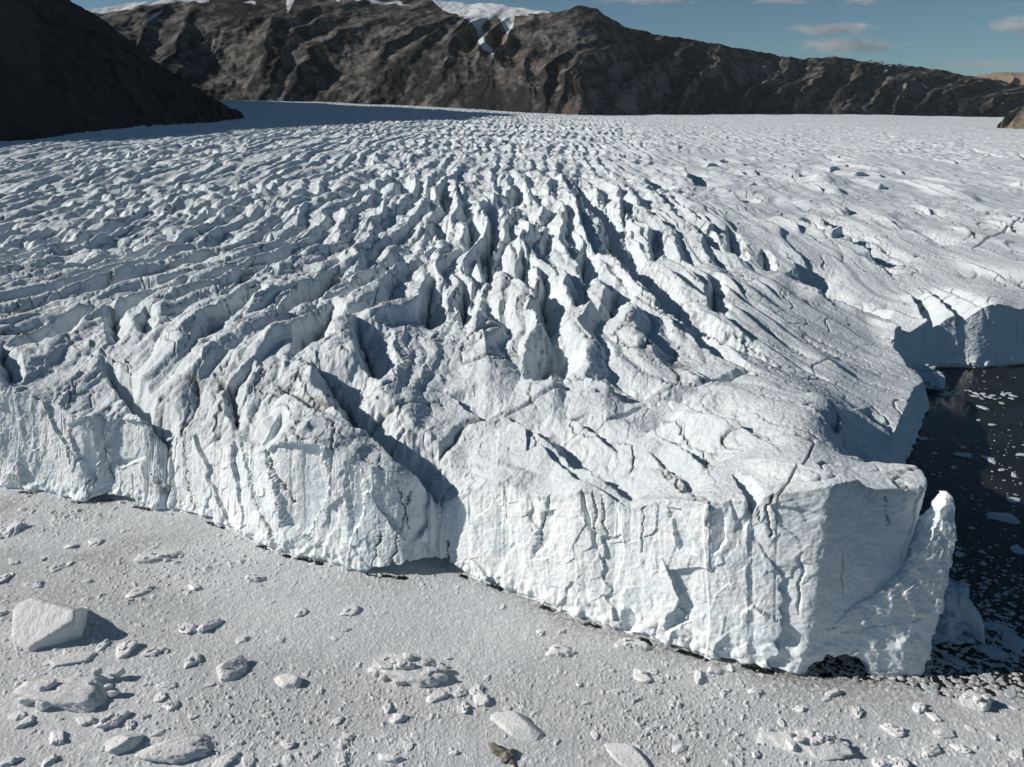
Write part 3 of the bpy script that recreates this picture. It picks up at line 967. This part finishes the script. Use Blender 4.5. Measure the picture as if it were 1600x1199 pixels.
# large, individually shaped ice in the brash (pixel of the waterline centre, metres)
place('iceberg', ice_block('iceberg', 5, (14.5, 13, 14), 6, sharp=38, rough=.022, planes=[(-.26, -.40, .86, .62), (.35, .5, .8, .72), (.95, .12, .12, .78), (.3, -.95, .05, .84), (-.9, -.25, .12, .95), (-.1, 1, .2, .8), (-.62, -.8, .1, .95), (0, 0, -1, .6)]), 84, 985, 'large clean white tilted slab iceberg casting a dark shadow', 'iceberg', M_BERG, .2)
place('iceberg', rubble('iceberg_worn', 12, (17, 9, 6.6), 12, 4), 122, 1083, 'worn lumpy iceberg with a ragged dark right side below the clean tilted slab', 'iceberg', M_BERG, .15)
place('iceberg', rubble('iceberg_crumbled', 23, (13.5, 7.0, 5.2), 34, 4), 640, 1050, 'crumbled iceberg heaped with broken lumps on the open brash', 'iceberg', M_BERG, -.1)
place('iceberg', rubble('iceberg_long', 31, (10.5, 5, 4.4), 8, 4), 268, 1173, 'long low white iceberg at the bottom edge of the picture', 'iceberg', M_BERG, .1)
place('iceberg', ice_block('iceberg_split', 41, (6.4, 4.4, 4.0), 5, facets=9, rough=.06, tilt=(.3, -.4)), 368, 1050, 'small split iceberg with a shadowed notch in its middle', 'iceberg', M_BERG, .7)
place('iceberg', ice_block('iceberg_ridge', 44, (6.4, 3.8, 3.4), 5, facets=8, rough=.05, tilt=(-.3, -.2)), 452, 1066, 'small wedge iceberg with one dark face beside the split iceberg', 'iceberg', M_BERG, -.1)
place('iceberg', ice_block('iceberg_dark', 47, (5.2, 3.6, 3.6), 5, facets=8, rough=.05, tilt=(-.4, .2)), 190, 1163, 'small shaded iceberg between two larger bergs at bottom left', 'iceberg', M_BERG, .5)
place('iceberg', ice_block('iceberg_glassy', 53, (7.8, 4.8, 3.0), 5, facets=7, sharp=24, rough=.03, tilt=(-.3, -.3)), 805, 1138, 'flat angular glassy iceberg just above the brown debris', 'iceberg', M_BERG, -.35)
place('iceberg', rubble('iceberg_mound', 59, (12.5, 6.4, 4.0), 22, 4), 1262, 1162, 'broad rubble mound of ice at lower right', 'iceberg', M_BERG, -.2)
place('iceberg', rubble('iceberg_knob', 61, (5.6, 4.4, 4.4), 9, 4), 1526, 1101, 'white knobbly iceberg on the edge of the headland shadow', 'iceberg', M_BERG, 0)
place('iceberg', rubble('iceberg_low', 67, (9.5, 4.5, 2.6), 14, 4), 243, 872, 'low ragged iceberg strip halfway up the brash ice', 'iceberg', M_BERG, .15)
place('iceberg', ice_block('iceberg_ring', 71, (6.6, 3.6, 1.8), 5, facets=7, rough=.07), 112, 1030, 'thin flat ice plate between the two biggest icebergs', 'iceberg', M_BERG, .1)
place('iceberg', rubble('iceberg_front', 73, (5.6, 3.6, 2.4), 10, 4), 985, 1010, 'low ice heap against the foot of the cliff', 'iceberg', M_BERG, -.3)
place('iceberg', ice_block('iceberg_plate', 77, (8.0, 3.2, 2.0), 5, facets=7, sharp=24, rough=.03, tilt=(.2, -.3)), 980, 1183, 'long narrow ice plate at the bottom edge right of the brown debris', 'iceberg', M_BERG, -.9)
place('iceberg', rubble('iceberg_pale', 79, (5.5, 3.6, 2.4), 5, 4), 872, 1020, 'pale flat iceberg alone in smooth brash under the middle of the cliff', 'iceberg', M_BERG, -.3)

# bluish berg in the dark water beside the pinnacle
gp = at_z(1503, 1000)
hp, hf = lump_pts(83, 5, (8.0, 8.0, 23), facets=16, sharp=26, rough=.07, flat=-.2)
V = [hp + [-.8, 0, 0]]; Fc = [hf]; k = len(hp)
sp_, sf_ = lump_pts(87, 5, (3.2, 4.2, 15), facets=5, sharp=34, rough=.02, tilt=(.3, -.3))
tl = -.34
sp_ = sp_ @ np.array([[math.cos(tl), 0, -math.sin(tl)], [0, 1, 0], [math.sin(tl), 0, math.cos(tl)]])
V.append(sp_ + [2.4, -2.6, 3.0]); Fc.append(sf_ + k); k += len(sp_)
rg = np.random.default_rng(4)
for i in range(26):
    s = rg.uniform(1.0, 2.6)
    a = rg.uniform(2.6, 5.2)
    p, f = lump_pts(900 + i, 3, (s, s, s * .9), rough=.08)
    q = rg.uniform(3.2, 5.6)
    V.append(p + [math.cos(a) * q - .6, math.sin(a) * q * .8, rg.uniform(0, 1) ** 1.5 * 4.5 * (6.2 - q) / 2]); Fc.append(f + k); k += len(p)
o = link('iceberg', make_mesh('iceberg_blue', np.concatenate(V), np.concatenate(Fc)), M_BLUE)
o.location = (gp[0] - .2, gp[1] + 3.5, 0)
tag(o, 'tall bluish shaded iceberg standing in dark water beside the ice pinnacle', 'iceberg')

# leaning broken block at the mouth of the cove
gp = at_z(1460, 606)
o = link('iceberg', rubble('iceberg_cove', 97, (9, 14, 15), 14, 4), M_BLUE)
o.location = (gp[0] - 1, gp[1] + 4, 0)
tag(o, 'shaded broken ice block leaning on the wall at the mouth of the cove', 'iceberg')

# smaller chunks: prototypes, copied; (pixel, width in pixels)
PROTO = []
for i in range(14):
    if i % 2 == 1:
        PROTO.append(rubble('ice_chunk_mesh', 200 + i, (1, .75, .5), 9, 3))
    else:
        PROTO.append(ice_block('ice_chunk_mesh', 200 + i, (1, random.uniform(.5, .85), random.uniform(.4, .7)), 4, facets=random.randint(6, 10), sharp=50, rough=.14, tilt=(random.uniform(-.4, .4), random.uniform(-.4, .2))))
for me in PROTO:
    me.materials.append(M_CHUNK)
SPOTS = [(220, 925, 34), (305, 920, 22), (90, 888, 24), (20, 830, 40), (30, 1012, 20), (330, 980, 32), (292, 982, 34), (195, 1015, 38), (250, 1145, 20), (40, 1132, 30), (130, 1128, 34),
         (30, 1120, 22), (90, 1157, 36), (205, 1135, 22), (175, 1128, 44), (350, 1192, 38), (390, 1190, 30), (270, 1103, 26), (250, 1090, 22), (262, 1072, 24), (605, 1106, 24), (622, 1126, 30),
         (725, 1108, 24), (750, 1095, 30), (720, 1083, 26), (745, 1080, 26), (684, 1092, 28), (610, 1188, 34), (640, 1170, 16), (710, 1178, 16), (535, 1185, 30), (540, 1155, 24), (450, 1165, 24),
         (545, 958, 28), (540, 985, 14), (525, 1130, 22), (1395, 1143, 30), (1480, 1148, 30), (1455, 1176, 34), (1405, 1195, 40), (1375, 1196, 30), (1340, 1115, 24), (1435, 1108, 26), (1460, 1124, 20),
         (1300, 1085, 22), (1500, 1172, 24), (1585, 1108, 14), (1590, 1180, 24), (1180, 1082, 26), (1022, 1080, 18), (1130, 1086, 16), (1000, 1056, 34), (960, 1082, 12), (915, 1100, 14), (1090, 1060, 24),
         (1050, 1100, 14), (1115, 1050, 26), (1140, 1045, 18), (845, 990, 16), (878, 988, 14), (905, 1070, 14), (1220, 1130, 16), (1250, 1110, 18), (80, 1190, 26), (20, 1190, 24), (300, 1120, 16), (480, 1130, 14),
         (415, 1120, 12), (330, 1070, 18), (300, 1035, 30), (240, 1020, 30), (160, 1010, 24), (0, 960, 20), (5, 905, 24), (60, 915, 18), (20, 880, 20), (150, 850, 22), (110, 855, 20), (400, 905, 30), (440, 1000, 16), (470, 960, 20), (380, 1000, 18),
         (560, 1040, 12), (700, 1030, 12), (760, 1060, 14), (870, 1160, 14), (930, 1150, 18), (1060, 1170, 24), (1100, 1150, 18), (1180, 1180, 18), (1020, 1140, 16), (660, 1060, 14)]
rg = random.Random(21)
tries = 0
while len(SPOTS) < 235 and tries < 8000:
    tries += 1
    u = rg.uniform(-10, 1610)
    v = rg.uniform(800, 1199)
    p = at_z(u, v)
    X_, Y_ = np.array([p[0]]), np.array([p[1]])
    if inside(X_, Y_, W_POLY)[0] or seg_dist(X_, Y_, W)[0] < 3 or cover(X_, Y_)[0] < .9:
        continue
    bias = (1 - u / 1600) * .75 + .25 * (v > 1050) + (.35 if u > 1150 and v > 1070 else 0)
    if rg.random() > bias:
        continue
    SPOTS.append((u, v, 4.5 + 12 * rg.random() ** 2.6))
for i, (u, v, wpx) in enumerate(SPOTS):
    p = at_z(u, v)
    w = .86 * wpx * np.linalg.norm(p - np.array([0, 0, HC])) / F
    o = bpy.data.objects.new('ice_chunk', rg.choice(PROTO))
    COL.objects.link(o)
    o.location = (p[0], p[1], .10 + .03 * w)
    o.scale = (w * rg.uniform(.9, 1.1), w * rg.uniform(.8, 1.1), w * rg.uniform(.5, .95))
    o.rotation_euler = (rg.uniform(-.15, .15), rg.uniform(-.15, .15), rg.uniform(0, 6.28))
    tag(o, 'loose pale ice chunk lying in the packed grey brash ice', 'ice chunk', 'ice chunks scattered in the packed brash ice')

# floes on the dark water
FP = []
for i in range(8):
    me = ice_block('ice_floe_mesh', 260 + i, (1, random.uniform(.45, .8), .24), 3, facets=9, sharp=22, rough=.05, flat=.1)
    me.materials.append(M_FLOE)
    FP.append(me)
FL = [(1506, 711, 22), (1547, 720, 26), (1595, 711, 14), (1566, 735, 12), (1584, 743, 16), (1581, 782, 22), (1573, 811, 38), (1554, 981, 28), (1582, 1004, 42), (1555, 1020, 34), (1592, 1020, 18), (1584, 1027, 14),
      (1442, 686, 15), (1537, 638, 18), (1565, 630, 10), (1528, 657, 8), (1549, 664, 12), (1504, 699, 10), (1590, 858, 26), (1549, 972, 10), (1548, 1000, 9), (1470, 1033, 16), (1498, 1036, 22), (1545, 1060, 18), (1580, 1083, 20),
      (1450, 1076, 24), (1478, 1024, 14), (1530, 1050, 12), (1420, 1052, 14), (1520, 826, 10), (1534, 862, 10), (1497, 857, 12), (1500, 866, 16), (1490, 731, 10)]
rg = random.Random(5)
for i in range(26):
    FL.append((1474 + 4.6 * i * .95 + rg.uniform(-3, 3), 612 + rg.uniform(-3, 8) + (4 if i > 12 else 0), rg.uniform(5, 13)))
while len(FL) < 125:
    u = rg.uniform(1425, 1640)
    v = 640 + 450 * rg.random() ** .62
    p = at_z(u, v)
    X_, Y_ = np.array([p[0]]), np.array([p[1]])
    if inside(X_, Y_, W_POLY)[0] or seg_dist(X_, Y_, W)[0] < 3 or cover(X_, Y_)[0] > .85:
        continue
    FL.append((u, v, 2.2 + 7 * rg.random() ** 2.5))
for i, (u, v, wpx) in enumerate(FL):
    p = at_z(u, v)
    w = wpx * np.linalg.norm(p - np.array([0, 0, HC])) / F
    o = bpy.data.objects.new('ice_floe', rg.choice(FP))
    COL.objects.link(o)
    o.location = (p[0], p[1], .015 + .01 * w)
    o.scale = (w, w * rg.uniform(.8, 1.2), w * rg.uniform(.7, 1.2))
    o.rotation_euler = (0, 0, rg.uniform(0, 6.28))
    tag(o, 'thin bluish ice floe drifting on the dark water right of the glacier', 'ice floe', 'ice floes on the dark open water')

# brown dirty slab stuck in the brash
m = NT('dirty_debris')
n_ = m.noise(m.coord((1, 3, 1)), 1.2, 6, .65)
m.done(m.mix(m.ramp(n_, .4, .62), (.10, .088, .07), (.36, .34, .30)), .8, m.bump(n_, 1, .3), .2)
p1, f1 = lump_pts(301, 4, (5.6, 1.5, 1.5), facets=6, sharp=20, rough=.09, tilt=(.5, -.2))
a = -.85
R_ = np.array([[math.cos(a), -math.sin(a), 0], [math.sin(a), math.cos(a), 0], [0, 0, 1]])
p1 = p1 @ R_.T
p2, f2 = lump_pts(305, 4, (3.2, 1.2, 1.8), facets=6, sharp=20, rough=.09, tilt=(-.3, -.2))
p2 = p2 @ np.array([[math.cos(.9), -math.sin(.9), 0], [math.sin(.9), math.cos(.9), 0], [0, 0, 1]]).T + [1.5, -.3, .2]
o = link('dirty_ice_debris', make_mesh('dirty_ice_debris', np.concatenate([p1, p2]), np.concatenate([f1, f2 + len(p1)])), m.mat)
p = at_z(782, 1180)
o.location = (p[0], p[1], .2)
tag(o, 'dark brown dirt-streaked debris slab stuck in the brash at the bottom edge', 'debris')


# ------------------------------------------------------------------ mountains
def mountain(name, foot, ridge, back, nu, nv, mat, ampl, seed, skew=.5, scale=1.0, snow_fn=None, power=.9, slab_fn=None, jag=0.0):
    """range built from a foot line and a crest line (metres), gullied by noise, with a falling back side"""
    foot = np.array(foot, float)
    ridge = np.array(ridge, float)

    def res(P, n):
        L = np.concatenate([[0], np.cumsum(np.hypot(*np.diff(P[:, :2], axis=0).T))])
        t = np.linspace(0, 1, n)
        return np.stack([np.interp(t, np.linspace(0, 1, len(P)), P[:, i]) for i in range(3)], 1), np.interp(t, np.linspace(0, 1, len(P)), L)
    Fp, Ls = res(foot, nu)
    Rp, _ = res(ridge, nu)
    kw = nu // 9
    ker = np.hanning(kw)
    ker /= ker.sum()

    def sm(P):
        return np.stack([np.convolve(np.pad(P[:, i], (kw // 2, kw - 1 - kw // 2), 'reflect', reflect_type='odd'), ker, 'valid') for i in (0, 1)] + [P[:, 2]], 1)
    if nu > 1000:
        k0 = Rp[:, 2] - HC
        r0 = np.hypot(Rp[:, 0], Rp[:, 1])
        Fp, Rp = sm(Fp), sm(Rp)
        Rp[:, 2] = HC + k0 * np.hypot(Rp[:, 0], Rp[:, 1]) / r0
    nb = nv // 4
    w = np.concatenate([np.linspace(0, 1, nv), 1 + np.linspace(0, 1, nb + 1)[1:]])
    ww = np.minimum(w, 1)[None, :]
    bk = np.maximum(w - 1, 0)[None, :]
    X = Fp[:, 0:1] + (Rp[:, 0:1] - Fp[:, 0:1]) * ww
    Y = Fp[:, 1:2] + (Rp[:, 1:2] - Fp[:, 1:2]) * ww
    Z = Fp[:, 2:3] + (Rp[:, 2:3] - Fp[:, 2:3]) * ww ** power
    dxn, dyn = Rp[:, 0:1] - Fp[:, 0:1], Rp[:, 1:2] - Fp[:, 1:2]
    dl = np.hypot(dxn, dyn)
    dxn, dyn = dxn / dl, dyn / dl
    X = X + dxn * bk * back
    Y = Y + dyn * bk * back
    Z = Z - bk ** 1.5 * back * .35
    aS = (Ls[:, None] + 0 * ww) * scale
    bS = (ww + bk) * dl * scale
    a2 = aS + skew * bS * (1 + .8 * perlin(aS / 900, bS / 900, seed + 10)) + 90 * perlin(aS / 420, bS / 420, seed + 9) + 30 * perlin(aS / 90, bS / 90, seed + 12)
    g1 = np.abs(perlin(a2 / 380, bS / 2400, seed))
    g2 = np.abs(perlin(a2 / 140, bS / 650, seed + 1))
    g3 = np.abs(perlin(a2 / 48, bS / 600, seed + 2))
    g4 = fbm(aS / 45, bS / 45, seed + 3, 3)
    env = np.sin(np.pi * np.clip(ww, 0, 1) ** .8) ** .7 * (1 - bk) + .06
    disp = ampl * env * (1.3 * (.32 - g1) + .5 * (.32 - g2) * (.4 + 1.4 * ss(-.2, .4, perlin(aS / 350, bS / 350, seed + 11))) + .09 * (.3 - g3) + .06 * g4)
    # push the slope out along its own facing and up
    X = X - dxn * disp * .75
    Y = Y - dyn * disp * .75
    Z = Z + disp * .6
    Z = Z + jag * (.5 * perlin(aS / 90, bS / 90, seed + 5) + .35 * perlin(aS / 35, bS / 35, seed + 6)) * ss(.75, 1, ww) * (1 - bk)
    # pixel-independent masks
    sn = np.zeros(X.shape) if snow_fn is None else snow_fn(X, Y, Z, ww + bk)
    sl = (ss(.0, .35, g2 + .25 * g4 + .35 * perlin(aS / 500, bS / 400, seed + 8)) if slab_fn is None else slab_fn(X, Y, Z, ww, g2, g4))
    o = link(name, make_mesh(name, np.stack([X.ravel(), Y.ravel(), Z.ravel()], 1), grid_faces(*X.shape)[:, ::-1], {'snow': sn, 'slab': np.clip(sl, 0, 1)}), mat)
    return o


def pt(u, v, r):
    d = ray(u, v)
    k = r / math.hypot(d[0], d[1])
    return (d[0] * k, d[1] * k, HC + d[2] * k)


# far range, crest and foot at the same columns
UF = [60, 150, 230, 300, 360, 420, 480, 540, 600, 660, 700, 740, 780, 820, 870, 905, 930, 970, 1040, 1100, 1150, 1200, 1250, 1300, 1370, 1430, 1480, 1540, 1620, 1720]
VF = [26, 14, 3, -3, -8, -10, -10, -8, -4, -1, 2, 5, 8, 13, 20, 11, 14, 42, 56, 66, 75, 84, 92, 90, 97, 104, 112, 124, 136, 146]
RF = [3600, 3580, 3560, 3540, 3520, 3500, 3470, 3430, 3390, 3340, 3290, 3240, 3190, 3140, 3090, 3080, 3110, 3200, 3400, 3600, 3780, 3960, 4160, 4320, 4560, 4800, 5000, 5200, 5500, 5900]
foot = [(*az_pt(u, r, 0)[:2], -15.) for u, r in zip(UF, RF)]
ridge = [pt(u, v, r + dr) for u, v, r, dr in zip(UF, VF, RF, np.interp(UF, [60, 500, 740, 905, 1200, 1700], [900, 850, 900, 800, 850, 850]))]


def in_poly(u, v, P):
    return inside(u, v, P).astype(float)


SNOWP = [[(640, -30), (880, -30), (860, 20), (805, 24), (803, 45), (792, 52), (782, 30), (760, 30), (748, 42), (760, 66), (772, 78), (768, 84), (754, 74), (744, 50), (730, 30), (690, 14)],
         [(455, -20), (468, -20), (460, 6), (449, 20), (447, 14)], [(240, 20), (256, 12), (226, 40), (222, 37)], [(540, -10), (560, -3), (620, 3), (642, 9), (600, 6), (556, 2)], [(500, -6), (530, -4), (528, 0), (505, -1)], [(380, 2), (400, 1), (398, 6), (384, 6)],
         [(808, 20), (822, 20), (824, 26), (808, 25)], [(120, -10), (330, -30), (330, 4), (290, 3), (240, 7), (200, 13), (160, 20), (130, 22)], [(1338, 92), (1400, 100), (1420, 106), (1350, 97)], [(1380, 105), (1386, 116), (1382, 116)], [(1440, 128), (1452, 140), (1446, 138)]]


def snow_fn(X, Y, Z, w):
    u, v = uv_of(X, Y, Z)
    u = u + 5 * perlin(X / 70, Z / 70, 401)
    v = v + 4 * perlin(X / 50, Z / 50, 402)
    s = np.zeros(X.shape)
    for P in SNOWP:
        s = np.maximum(s, in_poly(u, v, P))
    s = np.maximum(s, ss(1.05, 1.3, w))
    return s


rng_ = mountain('mountain', foot, ridge, 1500, 1100, 300, M_ROCK, 95, 411, -.5, 1.0, snow_fn, .85, None, 13)
tag(rng_, 'long brown rock range behind the glacier with a small hanging glacier', None, None, 'structure')

# near dark mountain at the left
UN = [-700, -500, -350, -200, -60, 60, 160, 240, 300, 345, 378]
RN = [900, 880, 880, 920, 990, 1080, 1220, 1380, 1520, 1640, 1720]
VN = [-520, -500, -470, -390, -200, -27, 30, 94, 132, 160, 180]
foot2 = [(*az_pt(u, r, 0)[:2], 40.) for u, r in zip(UN, RN)]
ridge2 = [pt(u, v, r + dr) for u, v, r, dr in zip(UN, VN, RN, [2300, 2300, 2300, 2300, 2250, 1900, 1200, 640, 280, 90, 20])]
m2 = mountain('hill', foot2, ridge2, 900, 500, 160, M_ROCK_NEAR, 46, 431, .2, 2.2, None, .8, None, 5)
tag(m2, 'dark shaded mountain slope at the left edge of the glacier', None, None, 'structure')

# sunlit tan hill low at the right edge and flat-topped butte far behind it
foot3 = [(*az_pt(u, r, 0)[:2], -5.) for u, r in [(1566, 2500), (1585, 2450), (1640, 2450), (1760, 2500)]]
ridge3 = [pt(u, v, r) for u, v, r in [(1572, 181, 2540), (1595, 168, 2620), (1640, 152, 2750), (1760, 140, 2900)]]
m3 = mountain('hill', foot3, ridge3, 400, 160, 60, M_TAN, 20, 441, .2, 3.0, None, .8)
tag(m3, 'small tan hill in sunlight low at the right edge', None, None, 'structure')
foot4 = [(*az_pt(u, r, 0)[:2], -5.) for u, r in [(1490, 7600), (1560, 7500), (1640, 7400), (1800, 7400)]]
ridge4 = [pt(u, v, r) for u, v, r in [(1500, 124, 8200), (1555, 113, 8100), (1640, 114, 8000), (1800, 110, 8000)]]
m4 = mountain('mountain', foot4, ridge4, 900, 260, 80, M_TAN, 120, 451, .1, .7, None, .6)
tag(m4, 'distant flat-topped mountain beyond the right end of the range', None, None, 'structure')


# ------------------------------------------------------------------ clouds
def cloud_material(i, dens):
    m = NT('cloud_vapour')
    c = m.t.nodes.new('ShaderNodeTexCoord')
    g = c.outputs['Object']
    ln_ = m.n('VectorMath', operation='LENGTH')
    m.t.links.new(g, ln_.inputs[0])
    mp = m.n('Mapping')
    m.t.links.new(g, mp.inputs['Vector'])
    mp.inputs['Scale'].default_value = (3.4, 2.4, 1.5)
    mp.inputs['Location'].default_value = (i * 3.7, i * 1.3, i * 2.1)
    nz = m.noise(mp.outputs[0], 1.0, 7, .66, .8)
    fall = m.math('SUBTRACT', 1.0, ln_.outputs['Value'], True)
    d = m.ramp(m.math('ADD', m.math('MULTIPLY', fall, .8), m.math('MULTIPLY', m.math('SUBTRACT', nz, .62), 1.9)), .05, .65)
    pv = m.n('VolumePrincipled')
    pv.inputs['Color'].default_value = (1, 1, 1, 1)
    pv.inputs['Anisotropy'].default_value = .2
    m.t.links.new(m.math('MULTIPLY', d, dens), pv.inputs['Density'])
    m.t.links.new(pv.outputs[0], m.out.inputs['Volume'])
    return m.mat


CL = [(1300, 46, 64, 12, .006, 'upper of two flat white clouds over the right range'), (1318, 72, 92, 13, .0035, 'lower wider faint cloud over the right range'),
      (1010, -4, 80, 11, .006, 'cloud strip cut by the picture top right of the peak'), (1228, -3, 56, 10, .005, 'small cloud at the picture top between two others'),
      (1350, -2, 44, 10, .005, 'rightmost small cloud touching the picture top'), (1590, 40, 54, 13, .004, 'cloud at the right edge of the picture'),
      (1525, 100, 96, 10, .0009, 'faint grey cloud veil low above the far butte')]
d_, f_ = ico(4)
for i, (u, v, hw, hh, dens, lab) in enumerate(CL):
    p = at_y(u, v, 14000)
    k = np.linalg.norm(p) / F
    o = link('cloud', make_mesh('cloud', d_, f_), cloud_material(i, dens * 1.5))
    o.location = tuple(p)
    o.scale = (hw * k * 1.25, hw * k * .6, hh * k * 1.15)
    tag(o, lab, 'cloud', 'clouds over the far range')

# ------------------------------------------------------------------ thin air haze
hv = np.array([[x, y, z] for x in (-9000., 9000.) for y in (-700., 10500.) for z in (-1.0, 1500.)])
hz = link('haze', make_mesh('haze', hv, np.array([[0, 1, 3, 2], [4, 6, 7, 5], [0, 4, 5, 1], [2, 3, 7, 6], [0, 2, 6, 4], [1, 5, 7, 3]]), smooth=False))
mh = NT('air_haze')
ph = mh.n('VolumePrincipled')
ph.inputs['Color'].default_value = (.78, .9, .95, 1)
ph.inputs['Density'].default_value = 7e-6
mh.t.links.new(ph.outputs[0], mh.out.inputs['Volume'])
hz.data.materials.append(mh.mat)
tag(hz, kind='stuff')

# ------------------------------------------------------------------ light, sky, camera
SUN_EL = math.radians(28)
SUN_AZ = math.radians(273)      # compass style: 0 = +Y, 90 = +X ; sun stands to the left and slightly behind the ice
sv = Vector((math.cos(SUN_EL) * math.sin(SUN_AZ), math.cos(SUN_EL) * math.cos(SUN_AZ), math.sin(SUN_EL)))
sl = bpy.data.lights.new('sun', 'SUN')
sl.energy = 4.4
sl.angle = math.radians(.53)
sl.color = (1.0, .912, .832)
so = bpy.data.objects.new('sun', sl)
COL.objects.link(so)
so.rotation_euler = sv.to_track_quat('Z', 'Y').to_euler()

wd = bpy.data.worlds.new('World')
SC.world = wd
wd.use_nodes = True
nt = wd.node_tree
nt.nodes.clear()
sky = nt.nodes.new('ShaderNodeTexSky')
sky.sky_type = 'NISHITA'
sky.sun_disc = False
sky.sun_elevation = SUN_EL
sky.sun_rotation = SUN_AZ
sky.altitude = 100
sky.air_density = .6
sky.dust_density = .1
sky.ozone_density = 1.5
hs = nt.nodes.new('ShaderNodeHueSaturation')
hs.inputs['Saturation'].default_value = .88
bg = nt.nodes.new('ShaderNodeBackground')
bg.inputs['Strength'].default_value = .0605
wo = nt.nodes.new('ShaderNodeOutputWorld')
nt.links.new(sky.outputs[0], hs.inputs['Color'])
tint = nt.nodes.new('ShaderNodeMix')
tint.data_type = 'RGBA'
tint.blend_type = 'MULTIPLY'
tint.inputs[0].default_value = 1.0
tint.inputs[7].default_value = (.53, .72, .76, 1)
nt.links.new(hs.outputs[0], tint.inputs[6])
nt.links.new(tint.outputs[2], bg.inputs['Color'])
nt.links.new(bg.outputs[0], wo.inputs[0])

cam = bpy.data.cameras.new('camera')
cam.sensor_width = 36
cam.lens = 36 * F / 1600
cam.clip_start = 1
cam.clip_end = 60000
co = bpy.data.objects.new('camera', cam)
COL.objects.link(co)
co.location = (0, 0, HC)
co.rotation_euler = (math.pi / 2 - PITCH, 0, 0)
SC.camera = co
SC.view_settings.view_transform = 'Standard'
SC.view_settings.look = 'None'
SC.view_settings.exposure = .12
SC.view_settings.gamma = 1
SC.cycles.diffuse_bounces = 8
SC.cycles.volume_bounces = 6
SC.cycles.max_bounces = 10
SC.cycles.use_denoising = True
SC.cycles.denoiser = 'OPENIMAGEDENOISE'
SC.cycles.denoising_input_passes = 'RGB_ALBEDO_NORMAL'
SC.cycles.denoising_prefilter = 'ACCURATE'
